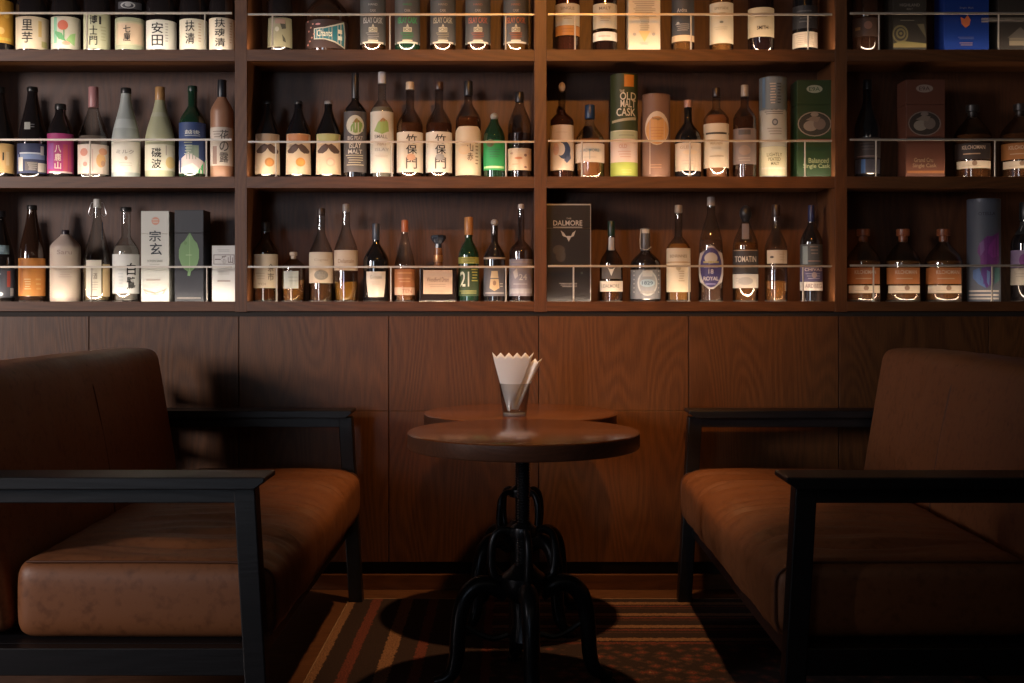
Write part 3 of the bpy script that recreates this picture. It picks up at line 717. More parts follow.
# third bay
bottle(1, 567.5, 24.5, -42, (8, -22, -6), 'clear', ((.03,.02,.02), -32, 9), [Lb(3, 25, (.52,.44,.32), [T('SINGLE', 0, 8, 14, 3, (.2,.15,.1)), ML(0,16,10,7,3,(.34,.28,.2))]), Lb(25.3, 35, (.42,.17,.035), [ML(0,30,12,5,2,(.3,.12,.03))])], 'round', ((.12,.035,.02), -8), label='bottle with a cream label over an orange band, top row beside the second divider')
bottle(1, 605, 24, -42, (8, -22, -6), 'clear', ((.03,.02,.02), -32, 9), [Lb(3, 28, (.52,.44,.32), [T('MALT', 0, 8, 12, 3, (.2,.15,.1)), ML(0,17,12,9,4,(.34,.28,.2))]), Lb(31.5, 40.3, (.74,.68,.58), [ML(0,36,12,3,1,(.5,.42,.34))])], 'round', ((.05,.02,.015), -8), label='dark bottle, cream label over a white strip, left of the big cream carton')
carton(1, 628.6, 660.3, -34, (.62,.52,.38), [T('WHISKY', 0, -12, 24, 6, (.2,.16,.1)), ML(0,9,22,16,9,(.30,.26,.20)), ML(0,25,10,16,8,(.36,.30,.2)), P([(-6,31),(6,31),(0,42)], (.70,.48,.20)), E(-10,34.5,3.5,3,(.40,.36,.32)), E(9,34.5,3.5,3,(.40,.36,.32)), ML(0,44,8,3,2,(.45,.4,.35))], 'tall cream carton with fine grey print, in the top row of the third bay', topcol=(.60,.50,.36))
bottle(1, 683, 22.5, -44, (8, -24, -8), 'clear', ((.03,.02,.02), -34, 9), [Lb(-4, 34.5, (.055,.055,.06), [T('Ardna', -1, 10, 10, 4, (.4,.36,.32)), E(-5,23,3,3,(.4,.38,.34)), ML(0,27,14,8,4,(.30,.27,.24))]), Lb(34.8, 41, (.58,.42,.26))], 'round', ((.34,.14,.04), -8), label='bottle with a black label above a thin cream band, right of the cream carton')
bottle(1, 721.5, 23.5, -42, (8, -22, -6), 'clear', ((.03,.02,.02), -32, 9), [Lb(2, 43, (.58,.50,.36), [T('SPEYSIDE', 0, 8, 14, 2.6, (.25,.22,.15)), ML(0,14,9,4,2,(.35,.3,.2)), E(0,22,4,2.4,(.2,.18,.12)), ML(0,28,13,4,2,(.45,.4,.3))])], 'round', ((.42,.18,.05), -8), label='bottle with one long plain cream label, in the top row between two darker bottles')
bottle(1, 761, 26, -42, (8, -22, -2), 'clear', ((.03,.02,.02), -32, 9), [Lb(7, 36.5, (.56,.46,.30), [T('SMITH', 1.5, 27.5, 11, 3.8, INK), ML(0,15,13,6,2,(.4,.33,.22))])], 'round', ((.045,.02,.02), -8), label='dark bottle with a broad cream label bearing one short bold black word')
bottle(1, 805, 24.5, -40, (8, -20, -2), 'black', ((.02,.02,.02), -30, 9), [Lb(31.5, 47, (.62,.52,.40), [ML(0,39,18,12,6,(.45,.36,.28))]), Lb(5, 28, (.02,.018,.02), [ML(0,16,14,14,4,(.09,.08,.08))])], 'round', label='near black bottle with a low cream label, top row beside the third divider')
# fourth bay
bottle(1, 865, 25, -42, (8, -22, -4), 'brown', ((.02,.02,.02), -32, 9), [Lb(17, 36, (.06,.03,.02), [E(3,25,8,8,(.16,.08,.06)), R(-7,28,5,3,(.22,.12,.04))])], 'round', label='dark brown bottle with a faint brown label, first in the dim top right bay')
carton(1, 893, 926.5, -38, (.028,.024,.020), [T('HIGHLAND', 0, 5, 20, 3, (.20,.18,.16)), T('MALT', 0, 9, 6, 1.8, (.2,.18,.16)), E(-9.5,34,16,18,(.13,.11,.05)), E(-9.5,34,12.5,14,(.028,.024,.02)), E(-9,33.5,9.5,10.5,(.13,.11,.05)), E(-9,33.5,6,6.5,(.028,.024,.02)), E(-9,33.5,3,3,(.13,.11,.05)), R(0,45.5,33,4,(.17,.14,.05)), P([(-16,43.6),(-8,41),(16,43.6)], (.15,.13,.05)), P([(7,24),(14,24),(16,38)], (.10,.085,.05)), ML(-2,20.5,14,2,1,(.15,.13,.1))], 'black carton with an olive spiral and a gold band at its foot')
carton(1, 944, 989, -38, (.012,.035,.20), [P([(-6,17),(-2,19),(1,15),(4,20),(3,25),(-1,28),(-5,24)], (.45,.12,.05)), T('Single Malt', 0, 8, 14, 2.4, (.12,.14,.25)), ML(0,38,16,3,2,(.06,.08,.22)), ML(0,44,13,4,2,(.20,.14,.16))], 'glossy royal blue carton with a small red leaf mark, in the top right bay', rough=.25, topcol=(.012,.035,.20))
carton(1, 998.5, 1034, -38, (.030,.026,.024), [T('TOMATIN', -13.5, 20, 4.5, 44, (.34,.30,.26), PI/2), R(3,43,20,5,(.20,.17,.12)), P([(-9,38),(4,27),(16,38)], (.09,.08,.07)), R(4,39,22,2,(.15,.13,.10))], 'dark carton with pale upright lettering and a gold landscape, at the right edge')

# ---- middle row, sake bay
bottle(2, 0, 26.5, 87, (9, 95, 140), 'dark', ((.015,.015,.015), 93, 9.5), [Lb(143, 172.5, (.66,.42,.18), [R(3,156,1.4,8,INK), R(7,158,3,14,(.72,.52,.3))])], 'cone', name=SAKE, label='dark sake bottle with an orange label, first in the middle row at the left edge')
bottle(2, 32.5, 28.5, 87, (9.5, 93, 143), 'dark', ((.012,.012,.012), 92, 10.5), [Lb(121.5, 129, (.48,.48,.42), [ML(0,125,4,5,2,(.2,.2,.2))], w=6, dx=-5), Lb(143, 173, (.030,.040,.10), [R(0,156.5,27,5,(.16,.22,.40)), R(-2,153,20,1.6,(.5,.55,.62)), R(9,150,3,9,(.5,.5,.5)), R(-1,166,12,9,(.12,.10,.10)), R(-11,164,4,14,(.60,.58,.52)), R(9,167,8,9,(.62,.58,.50)), ML(0,166,9,8,4,(.35,.32,.28))], half=82)], 'cone', name=SAKE, label='black sake bottle, dark blue picture label and tiny white sticker on its shoulder')
bottle(2, 60.5, 25, 104, (10, 113, 136), 'dark', ((.02,.02,.02), 110, 11), [Lb(133, 173, (.36,.035,.16), [R(6,158,7,28,(.42,.06,.10)), R(-9,156,5,26,(.28,.06,.26)), V('八鹿山', -2.5, 157, 6, 25, (.76,.60,.50)), R(0,172,22,1.6,(.6,.5,.45))], half=80)], 'round', name=SAKE, label='short dark bottle with a bright magenta label and white upright characters')
bottle(2, 93.5, 29.5, 87, (8.5, 104, 141), 'clear', ((.50,.24,.24), 108, 9.8), [Lb(144, 173.5, (.70,.58,.50), [E(-9,152,7,8,(.60,.25,.18)), E(-8,164,4,5,(.58,.25,.2)), E(7,160,9,14,(.72,.42,.18)), E(9,151,8,7,(.68,.32,.18)), R(-1,160,1.2,22,(.6,.42,.36)), E(9,163,4,6,(.55,.3,.18))], half=82)], 'cone', liq=((.52,.40,.34), 137), name=SAKE, label='clear sake bottle with a pink cap and a peach flower label')
bottle(2, 126, 27.5, 88, (9.5, 96, 141), 'frost', ((.02,.02,.02), 94, 10.5), [Lb(118, 127.5, (.55,.60,.58), half=62), Lb(141, 172, (.72,.68,.60), [T('ミルク', -1, 151.5, 17, 4, (.30,.28,.25)), E(0,158,3,4,(.5,.34,.24)), ML(0,164,12,5,2,(.6,.54,.46))], half=82)], 'cone', name=SAKE, label='frosted pale grey bottle with a black cap and a white label')
bottle(2, 160, 28.5, 87, (9.2, 99, 140), 'lemon', ((.48,.26,.10), 101, 9.6), [Lb(111, 115.5, (.52,.52,.38), half=70), Lb(144, 170, (.70,.66,.52), [V('磯波', -3.5, 158, 9.5, 22, INK), E(10,162,9,12,(.70,.52,.22)), R(6,150,1,10,(.4,.36,.3))], half=84)], 'cone', name=SAKE, label='pale yellow sake bottle with a copper cap and two large black characters')
bottle(2, 192.5, 26, 86, (9, 106, 124), 'green', ((.012,.035,.022), 92, 9.6), [Lb(122, 172.5, (.030,.06,.18), [T('越後', 0, 132, 15, 4.5, (.60,.62,.60)), R(0,135.5,15,.8,(.4,.45,.5)), R(0,152,12,14,(.22,.28,.22)), P([(-13,160),(-4,152),(6,158),(13,162),(13,173),(-13,173)], (.62,.52,.50)), P([(-13,168),(0,163),(9,170),(9,173),(-13,173)], (.75,.72,.66)), P([(4,173),(13,158),(13,173)], (.04,.42,.12)), ML(-4,148,8,14,5,(.38,.42,.34))], half=84)], 'round', name=SAKE, label='dark green bottle with a blue label over a white mountain picture')
bottle(2, 222, 22.5, 80, (8.6, 97, 113), 'copperbrown', ((.012,.014,.02), 98, 9), [Lb(127, 165.5, (.60,.52,.44), [V('花の露', 2, 146, 9, 34, (.12,.10,.09)), R(-7,155,4,18,(.30,.19,.15)), ML(-5,134,7,8,3,(.3,.24,.2))], half=80)], 'round', name=SAKE, label='tall amber brown frosted bottle with brush writing, beside the first divider')
# second bay: three moustache bottles, then others
for x, hc, circ, lb, tip in ((267.5, (.42,.28,.17), (.55,.24,.07), 'dull tan header, leftmost of three', (.02,.02,.02)), (298.5, (.52,.22,.09), (.70,.30,.07), 'orange header, middle of three', (.02,.02,.02)), (328.5, (.42,.42,.17), (.66,.46,.34), 'green header, rightmost of three', (.25,.25,.26))):
    bottle(2, x, 26, 101, (8, 110, 136), 'black', (tip, 104.5, 8.2), [Lb(133.5, 174, (.68,.54,.38), [R(0,138,24,8.5,hc), P([(0,145),(3,143.6),(7,146),(11,150.5),(10,153),(5.5,153.4),(2,151),(0,148),(-2,151),(-5.5,153.4),(-10,153),(-11,150.5),(-7,146),(-3,143.6)], (.10,.055,.04)), E(2,162,9.5,9,circ), E(2,162,6,5.6,tuple(min(1,c*1.25) for c in circ))], half=70, shape='trap')], 'cone', label='black bottle with a moustache on its label, ' + lb, group='three moustache bottles')
bottle(2, 355.2, 22.5, 73, (7.5, 101, 113), 'black', ((.018,.018,.022), 99, 7.4), [Lb(111, 172, (.085,.08,.085), [E(0,125,17.5,20,(.55,.54,.44)), P([(-7,130),(-3,124),(2,118),(7,123),(8,131),(0,133)], (.20,.33,.08)), P([(-3,123),(1,118),(6,122)], (.25,.16,.05)), T('BIG PEAT', 0, 138, 15, 4, (.5,.46,.42)), T('ISLAY', 0, 145.5, 12, 5.5, (.62,.58,.52)), T('MALT', 0, 151.5, 14, 4, (.6,.56,.5)), ML(0,160,17,12,5,(.42,.38,.28))], half=82)], 'round', label='tall slim black bottle with a green hill in an oval on its black label')
bottle(2, 382, 23, 72, (8, 100, 113), 'clear', ((.50,.50,.52), 84, 8), [Lb(111, 172.5, (.62,.60,.54), [P([(-8,131),(-4,122),(1,117.5),(6,122),(7,131),(0,134)], (.28,.40,.12)), P([(-4,122),(1,117.5),(6,121)], (.35,.18,.08)), T('SMALL', -1, 136.5, 13, 3.6, (.14,.14,.13)), T('PEAT', 0, 143.5, 9, 4, (.42,.38,.34)), T('ISLAY', 0, 149.5, 14, 3.2, (.36,.34,.3)), ML(0,156,13,3,2,(.5,.47,.42))], half=82)], 'round', liq=((.55,.52,.44), 108), label='tall slim clear bottle with a green hill drawn on its white label')
bottle(2, 410, 26, 82, (8.5, 108, 127), 'smoke', ((.55,.48,.38), 90, 8.6), [Lb(131.5, 172, (.66,.60,.50), [V('竹保', 1.5, 144, 11, 21, INK), V('門', 1.5, 163, 11, 13, (.10,.08,.07)), E(1,157,9,7,(.60,.36,.24))], half=84)], 'round', liq=((.30,.14,.07), 124), label='clear shouldered bottle with a cream stopper and large black brush characters')
bottle(2, 439, 26, 82, (8.5, 108, 127), 'smoke', ((.05,.03,.03), 90, 9.2), [Lb(131.5, 172, (.68,.64,.56), [V('竹保', 1.5, 144, 11, 21, INK), V('門', 1.5, 163, 11, 13, (.10,.08,.07)), E(1,157,9,7,(.34,.34,.34))], half=84)], 'round', liq=((.22,.10,.06), 124), label='clear shouldered bottle with a dark stopper and large black brush characters')
bottle(2, 468.3, 25.5, 81, (8.2, 104, 122), 'smoke', ((.015,.018,.025), 96, 9), [Lb(126, 175, (.60,.50,.36), [V('山赤', 2, 152, 6, 18, (.10,.07,.05)), ML(8.5,153,3,24,7,(.25,.18,.12)), E(-4,150,12,9,(.64,.46,.28))], half=84, shape='house')], 'round', liq=((.30,.12,.05), 118), label='bottle with a black cap and a cream label pointed like a gable')
bottle(2, 494.2, 21.5, 113, (8, 121, 138), 'green', ((.32,.34,.33), 120, 7.8), [Lb(140, 170, (.02,.30,.09), [E(-4,143,8,8,(.10,.12,.05)), R(0,167,20,2.2,(.50,.68,.35)), ML(0,153,12,10,4,(.03,.2,.08))], half=84)], 'round', capstyle='ball', label='short dark bottle with a vivid green label')
bottle(2, 519.5, 23.5, 92, (8.4, 104, 129), 'smoke', ((.015,.015,.02), 102.5, 8.8), [Lb(148, 170, (.62,.47,.33), [E(-1,158,8,2.5,(.50,.20,.11)), E(6,155,3,3,(.2,.12,.1)), E(-8,153,3,2,(.4,.25,.2)), E(6,167,3,2,(.2,.12,.1)), ML(-4,164,6,2,1,(.45,.3,.2))], half=82)], 'round', liq=((.05,.03,.03), 134), label='dark bottle with a black cap and a low peach label, beside the second divider')
# third bay
bottle(2, 562, 23.5, 82, (7, 112, 122), 'smoke', ((.36,.28,.22), 92, 6.8), [Lb(124.5, 170, (.58,.47,.37), [E(2,150,13,18,(.03,.05,.11)), E(-1.5,149,9,13,(.58,.47,.37)), P([(2,160),(8,152),(9,158),(5,163)], (.08,.10,.18)), E(-6,149,6,12,(.58,.33,.22)), ML(0,132,12,2,1,(.5,.4,.3))], half=84)], 'round', liq=((.20,.08,.05), 110), capstyle='ball', label='slim necked bottle with a cork and a blue crescent bird on a cream label')
bottle(2, 589.8, 29, 105, (9, 124, 142), 'clear', ((.015,.04,.11), 119, 10), [Lb(143, 162, (.60,.50,.40), [T('ARDMORE', 0, 150, 19, 3, (.2,.26,.26)), R(0,154,.8,10,(.25,.3,.3)), ML(0,157,14,2,1,(.45,.38,.3))], half=80)], 'round', liq=((.52,.20,.07), 140), label='round shouldered bottle with a dark blue cap, a cream label and amber whisky')
tin(2, 624, 27, 73, (.035,.050,.014), [Lb(130, 138.5, (.40,.42,.26), [R(0,130.6,26,1,(.6,.58,.4)), ML(3,135,15,3,1,(.3,.3,.2))], half=86), Lb(138.6, 162, (.66,.50,.42), [T('OLD', -1, 146, 8, 4, (.55,.28,.2)), ML(1,154,13,8,3,(.58,.36,.28))], half=86), Lb(162.1, 175.6, (.34,.40,.07), [ML(3,171,10,5,2,(.45,.42,.12))], half=86), Lb(74, 130, (.035,.050,.014), [R(5,80.5,9.5,12,(.55,.20,.02)), T('THE', -2, 91, 5, 2.6, (.62,.58,.44)), T('OLD', 4, 96, 16, 7.6, (.68,.63,.50)), T('MALT', 4, 103.5, 15, 7.6, (.66,.60,.48)), T('CASK', 2, 112, 19, 7.8, (.68,.63,.50)), P([(-12,120),(12,116.5),(12,119.5),(-12,122.5)], (.40,.36,.24))], half=86)], 'tall dark green whisky tin with white lettering and a lime green foot')
tin(2, 656, 28, 93, (.19,.10,.065), [Lb(94, 175, (.19,.10,.065), [E(1,128,24,34,(.62,.50,.38)), E(1,130,22,28,(.58,.30,.10)), T('Finlaggan', 1, 118.5, 10, 3.6, (.10,.06,.04)), ML(1,132,15,12,4,(.50,.24,.08)), R(-6,147,1,54,(.42,.28,.2)), ML(0,166,12,5,2,(.36,.2,.12))], half=87)], 'copper brown whisky tin with an oval orange label', metal=.35)
bottle(2, 688, 25.5, 100, (7.6, 122, 139), 'black', ((.42,.24,.20), 108, 7.4), [Lb(142.5, 170.5, (.60,.48,.37), [T('GLEN', -2, 147, 12, 3, (.4,.26,.18)), E(2,152,15,5,(.66,.50,.34)), ML(0,162,12,6,2,(.52,.42,.34))], half=82)], 'round', label='black bottle with a pink stopper and a cream label, beside the copper tin')
bottle(2, 716.2, 25, 88, (8, 108, 120), 'clear', ((.03,.02,.02), 97, 8.4), [Lb(123, 167.5, (.58,.50,.38), [R(0,133,25,2,(.05,.04,.03)), T('AUCHEN', 0, 143, 12, 2.8, (.3,.24,.16)), ML(0,148,10,3,2,(.42,.34,.24)), ML(1,156,14,2.5,1,(.3,.25,.18))], half=84)], 'round', liq=((.58,.24,.11), 116), label='bottle with a tall cream label crossed by a thin black stripe')
bottle(2, 744.6, 23, 85, (8, 106, 120), 'smoke', ((.34,.31,.28), 97, 7.6), [Lb(128, 164, (.17,.13,.12), [R(0,132,12,5,(.06,.05,.05)), E(0,150,12,10,(.24,.16,.12)), ML(0,159,12,5,2,(.28,.22,.18))], half=80)], 'round', liq=((.20,.10,.06), 118), label='grey glass bottle with a dim brownish label, left of the blue grey tin')
tin(2, 773, 27, 76, (.15,.19,.22), [Lb(77, 110, (.15,.19,.22), [ML(0,93,6,22,8,(.48,.42,.36)), ML(6,93,4,22,7,(.05,.06,.07)), R(-9,92,3,30,(.10,.18,.30))], half=86), Lb(109, 146, (.42,.43,.40), [ML(1.5,112.5,18,4,2,(.12,.12,.12)), E(2,122,6,7,(.10,.11,.13)), E(2,122,3.5,4,(.3,.32,.33)), ML(2,131,14,8,3,(.26,.25,.23)), ML(2,141,12,3,2,(.3,.29,.27))], half=86), Lb(146.2, 175.5, (.55,.53,.36), [T('LIGHTLY', 1.5, 154.5, 15, 3.6, (.12,.12,.06)), T('PEATED', 1.5, 159, 12, 3.4, (.12,.12,.06)), T('MALT', 2, 163.5, 8, 3, (.12,.12,.06)), R(0,168,24,2,(.62,.58,.48))], half=86)], 'tall blue grey whisky tin with a white label, left of the green carton', metal=.45)
def emblem(bg, lt, dx, y, w, h): return [E(dx, y, w, h, lt), E(dx, y, w-2.4, h-2.2, bg), E(dx-4, y+2, w*.42, h*.42, (.25,.21,.17)), E(dx+5, y, w*.36, h*.46, (.16,.12,.10)), P([(dx-9,y-4),(dx-2,y-8),(dx+6,y-7),(dx+3,y-2)], (.20,.15,.12)), E(dx, y-h*.38, 8, 4, lt)]
carton(2, 797, 834, 80, (.016,.045,.016), [E(-1,89,16,8,(.30,.34,.26)), T('E9A', -1, 89, 11, 4, (.05,.10,.05)), *emblem((.035,.035,.028), (.26,.22,.18), -1, 124, 34, 25), T('Balanced', 3, 160.5, 20, 5, (.26,.30,.16)), T('Single Cask', 1, 166.5, 27, 5.6, (.28,.32,.18)), R(0,140,36,1.4,(.22,.06,.04))], 'dark green whisky carton with an oval picture emblem', topcol=(.016,.045,.016))
# fourth bay
bottle(2, 867.5, 25, 80, (8.5, 100, 128), 'black', ((.012,.012,.014), 90, 8.8), [Lb(137, 158, (.030,.022,.022), [ML(0,146,14,9,3,(.07,.05,.05)), R(0,156,20,1,(.16,.11,.11))], half=80), Lb(158.5, 173, (.02,.018,.03), [R(-4,166,4,14,(.02,.07,.20))], half=70)], 'cone', label='black bottle with an unlit black label, alone left of the red brown carton')  # blue bar on the lower label is a painted reflection
carton(2, 906, 945, 79.5, (.125,.045,.028), [E(-1,88.5,17,8,(.30,.22,.18)), T('E9A', -1, 88.5, 11, 4, (.10,.05,.04)), *emblem((.035,.025,.02), (.20,.15,.13), -1, 123.5, 33, 25), R(0,139,36,2.4,(.03,.02,.02)), T('Grand Cru', -2, 160, 19, 4.4, (.30,.20,.12)), T('Single Cask', -1, 166, 24, 5, (.30,.20,.12)), R(0,172,37,2.5,(.30,.11,.03))], 'red brown whisky carton with an oval picture emblem', topcol=(.125,.045,.028))  # orange bar at the foot paints in the glow on the box
KIL = 'squat decanter-like bottle'
def kil(row, x, w, top, dy, orange, lab, stop, glass='clear', shift=0):
    B = {2: 176.5, 3: 301.5}[row]
    return bottle(row, x, w, top, (9, top+13+dy, top+35+dy), glass, (stop, top+13, 13), [Lb(B-34, B-17.5, orange, [T('KILCHOMAN', shift+1, B-29.5, w*.60, 4, (.62,.44,.32)), ML(shift,B-23,w*.45,3,1,(.5,.3,.18))], half=66), Lb(B-16, B-8.5, (.70,.58,.44), [E(shift+2,B-13.5,5,5,(.32,.20,.13)), ML(shift,B-11,w*.5,2,1,(.55,.45,.33))], half=60, dx=2)], 'round', liq=((.38,.16,.06), top+33+dy), capstyle='stopper', label=lab)
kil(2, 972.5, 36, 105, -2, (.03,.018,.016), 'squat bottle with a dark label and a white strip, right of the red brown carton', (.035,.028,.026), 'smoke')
kil(2, 1020, 38, 104, -2, (.34,.13,.035), 'squat bottle with an orange label, last at the right edge of the middle row', (.05,.035,.03), 'smoke')

# ---- bottom row, sake bay
bottle(3, 0, 27, 211, (10, 220, 258), 'dark', ((.02,.02,.025), 217, 11), [Lb(245, 254, (.28,.42,.50), [R(1,249,6,5,(.4,.55,.62))], w=12, dx=3), Lb(268, 297.5, (.07,.075,.10), [R(8,279,3,16,(.42,.07,.05)), R(11,292,3,8,(.55,.52,.52)), E(0,294,6,4,(.7,.7,.7)), R(-2,274,6,1.5,(.3,.3,.34))], half=84)], 'cone', name=SAKE, label='dark bottle cut by the left picture edge, with a pale blue shoulder sticker, bottom row')
bottle(3, 32, 25, 205, (9, 212, 256), 'brown', ((.02,.02,.02), 210, 9.6), [Lb(258, 296, (.50,.19,.035), [ML(-4,284,6,12,5,(.60,.42,.2)), R(-10,277,3,34,(.38,.13,.03)), ML(6,284,5,14,3,(.56,.28,.08))], half=84)], 'cone', name=SAKE, label='dark brown bottle with a plain bright orange label')
bottle(3, 65.5, 29, 230, (9, 235, 248), 'stone', ((.03,.02,.03), 236, 7.5), [Lb(248, 298, (.62,.51,.42), [T('Saru', -1, 252, 14, 4.5, (.40,.30,.26)), ML(0,272,13,12,5,(.55,.44,.36))], half=84)], 'round', foot=.12, name='stoneware_bottle', label='squat white stoneware flask with a tiny dark cap')
def swing(root, zc, zb, Yc, pr):
    s = Yc/F
    for sg in (-1, 1):
        q = MB(); pts = [(sg*3.2*s, 0, zc(202)-zb), (sg*5.5*s, 0, zc(203)-zb), (sg*7*s, 0, zc(208)-zb), (sg*8.5*s, 0, zc(214)-zb), (sg*6.5*s, 0, zc(216.5)-zb), (sg*4*s, 0, zc(214)-zb)]
        q.tube(pts, .0012, M((.6,.6,.6), .3, .8), 6); q.build('wire_bail', root)
    q = MB(); q.tube([(5.0*s, -.0065, zc(222)-zb), (4.5*s, -.016, zc(240)-zb)], .0015, M((.02,.03,.06), .5), 6)
    q.build('neck_tag', root)
bottle(3, 97.3, 27.5, 199, (7.5, 216, 264), 'clear', ((.66,.66,.62), 208, 7.5), [Lb(260, 296, (.70,.64,.52), [V('酒', -2, 276, 4, 7, (.3,.25,.2)), ML(-2,286,6,10,4,(.5,.42,.34))], w=15, dx=-4), Lb(264, 296.5, (.58,.42,.22), [], w=9, dx=9)], 'cone', liq=((.60,.42,.22), 265), extra=swing, name='swing_top_bottle', label='clear swing-top bottle with a wire bail and a narrow cream label')
bottle(3, 126, 25.5, 207, (9, 236, 253), 'clear', ((.02,.02,.02), 211.5, 11), [Lb(254, 293.5, (.72,.72,.70), [V('白鷺', 5, 276, 8.5, 28, INK), ML(-5,280,5,16,5,(.60,.62,.62))], half=84)], 'round', liq=((.70,.60,.52), 246), name=SAKE, label='clear black-capped bottle, two black characters on white, left of the white carton')
carton(3, 141, 169, 211, (.66,.66,.60), [E(.5,221,8,8,(.72,.36,.26)), ML(.5,221,6,5,2,(.7,.6,.5)), T('宗', 0, 236, 12, 11, (.03,.04,.05)), T('玄', 1, 249, 12, 12, (.03,.04,.05)), T('SOGEN SAKE', 0, 261, 15, 2, (.25,.27,.24)), ML(0,264.5,10,2,1,(.45,.45,.4)), ML(-1,280,14,3,1,(.50,.40,.34)), P([(-12,289),(-6,291),(0,292.5),(6,291),(12,288),(9,294),(0,295),(-9,294)], (.60,.40,.32)), P([(-10,291.5),(0,294),(9,291),(7,293.5),(-7,294)], (.68,.66,.60))], 'white sake carton with two black brush characters and a red seal')
carton(3, 174.5, 203.5, 210, (.022,.022,.028), [P([(.8,232.5),(5,240),(8,243),(10,250),(10,258),(8.5,264),(5,269),(2,271.5),(1,276),(-1.5,275.5),(-1,271.5),(-5,269),(-8,264),(-10,258),(-10,250),(-8,244),(-4,240)], (.18,.33,.14)), P([(.5,236),(.9,236),(.9,271),(.3,271)], (.32,.48,.24)), ML(0,255,6,1.6,1,(.42,.55,.34)), E(-3.5,243,3.5,3.5,(.14,.27,.10)), R(0,298,24,1.2,(.2,.18,.16))], 'matte black carton with a large green leaf')
carton(3, 212, 236, 245.5, (.66,.66,.64), [R(0,259.5,21,10,(.20,.17,.17)), R(0,259.5,19.5,8.6,(.62,.61,.60)), T('一番山', 0, 259.5, 18, 7.6, (.14,.10,.10)), ML(0,250.5,12,3,2,(.45,.45,.45)), ML(0,273,12,4,2,(.52,.50,.48)), R(0,281,13,1.2,(.34,.26,.24))], 'small white carton with a framed line of characters, beside the first divider')
# second bay
bottle(3, 265.7, 24, 222, (8.5, 238, 253), 'smoke', ((.02,.018,.018), 232, 8.5), [Lb(254, 288, (.56,.48,.36), [V('余市', 5, 272, 6, 18, (.10,.08,.06)), ML(-5,276,9,8,3,(.45,.38,.28)), T('YOI', -4, 284, 8, 2.5, (.3,.25,.2))], half=82)], 'round', liq=((.24,.09,.03), 254), label='dark bottle with small characters on a cream label, bottom row beside the first divider')
bottle(3, 293.5, 23.5, 252, (7.5, 258.5, 268), 'clear', ((.56,.46,.36), 259, 7.5), [Lb(271, 288.5, (.38,.42,.40), [ML(0,279,10,7,2,(.32,.35,.33))], w=15, dx=-3)], 'round', liq=((.34,.14,.03), 280), capstyle='stopper', label='tiny bottle with a pale stopper and a small grey green label')
bottle(3, 321.2, 24, 208, (7.8, 232, 254), 'clear', ((.04,.03,.03), 216, 8), [Lb(252, 266, (.58,.52,.42), [T('Cognac', 0, 260, 14, 3, (.4,.34,.26))]), Lb(266.1, 283, (.60,.50,.38), [E(0,275,14,10,(.26,.24,.20)), ML(0,275,9,6,3,(.4,.35,.28))])], 'cone', liq=((.20,.09,.04), 262), label='pale necked bottle with a two part cream label and a grey picture')
bottle(3, 346, 23.5, 204, (8, 226, 251), 'clear', ((.22,.22,.23), 212, 7), [Lb(250, 270.5, (.54,.46,.37), [T('Delamain', 0, 261, 16, 4, (.3,.22,.16)), R(0,268,22,.8,(.4,.3,.2))])], 'cone', liq=((.48,.22,.04), 282), label='tall pale bottle with a cream label above half a bottle of amber spirit')
bottle(3, 376, 25.5, 223.5, (7, 243, 262), 'black', ((.05,.07,.11), 240, 7.2), [Lb(271.5, 297, (.60,.54,.47), [T('Grouse', 0, 277, 12, 3.5, (.3,.28,.25)), ML(0,283,9,4,2,(.5,.45,.4))], w=19, shape='shield')], 'round', label='round black bottle with a blue foil neck and a white shield label')
bottle(3, 404.8, 20.5, 220, (6.5, 233, 266), 'clear', ((.40,.13,.06), 232, 7), [Lb(269, 287, (.34,.13,.05), [R(0,273,19,1.6,(.5,.24,.1)), ML(0,280,12,6,2,(.48,.24,.12))]), Lb(287.2, 295, (.50,.33,.24), [T('TEN', 2, 291, 10, 4, (.3,.16,.1))])], 'cone', liq=((.50,.20,.07), 268), label='slim tapering bottle with a copper stopper and copper label')
def decanter(x, label):
    w = 37.0; d = .052; s = YF/F; Yc = YF + d/2; X = xx(x, Yc); zb = ROWZ[3]; zc = lambda y: CH + (HZ-y)*Yc/F - zb
    t = thing('decanter_bottle', (X, Yc, zb), label, 'bottle'); hw = w/2*s
    q = MB(); q.box(-hw, hw, -d/2, d/2, .005, zc(266), M((.016,.012,.012), .1), .004); q.build('glass_body', t)
    q = MB(); q.box(-hw-.001, hw+.001, -d/2-.001, d/2+.001, 0, .0085, M((.55,.53,.50), .1, 0, 'thick'), .002); q.build('glass_foot', t)
    q = MB(); q.lathe([(.017, zc(266)-.001), (.014, zc(263)), (.0135, zc(248))], M((.22,.10,.05), .25), 24); q.build('neck', t)
    q = MB(); q.lathe([(.016, zc(262)), (.0175, zc(259)), (.016, zc(255))], M((.50,.26,.12), .3, .6), 24); q.build('neck_ring', t)
    q = MB(); q.lathe([(.012, zc(248)), (.012, zc(244)), (.022, zc(241)), (.028, zc(238)), (.026, zc(235.5)), (.018, zc(235))], M((.02,.03,.05), .25), 8, smooth=False); q.build('stopper', t)
    q = MB(); q.box(-14.5*s, 14.5*s, -d/2-.0012, -d/2, CH+(HZ-294)*YF/F-zb, CH+(HZ-270)*YF/F-zb, M((.48,.34,.25), .6)); l = q.build('front_label', t)
    marks_mesh([T('Woodford Dram', 0, 279.5, 22, 4.5, (.16,.10,.08)), ML(0,285.5,17,4,2,(.34,.24,.18)), ML(0,291,12,2,1,(.38,.27,.2))], s, lambda y: CH+(HZ-y)*YF/F-zb, lambda dx, z, e: (dx, -d/2-.0012-e, z)).build('lettering', l)
decanter(438.3, 'wide square black decanter with a pinkish cream label and a flat black stopper')
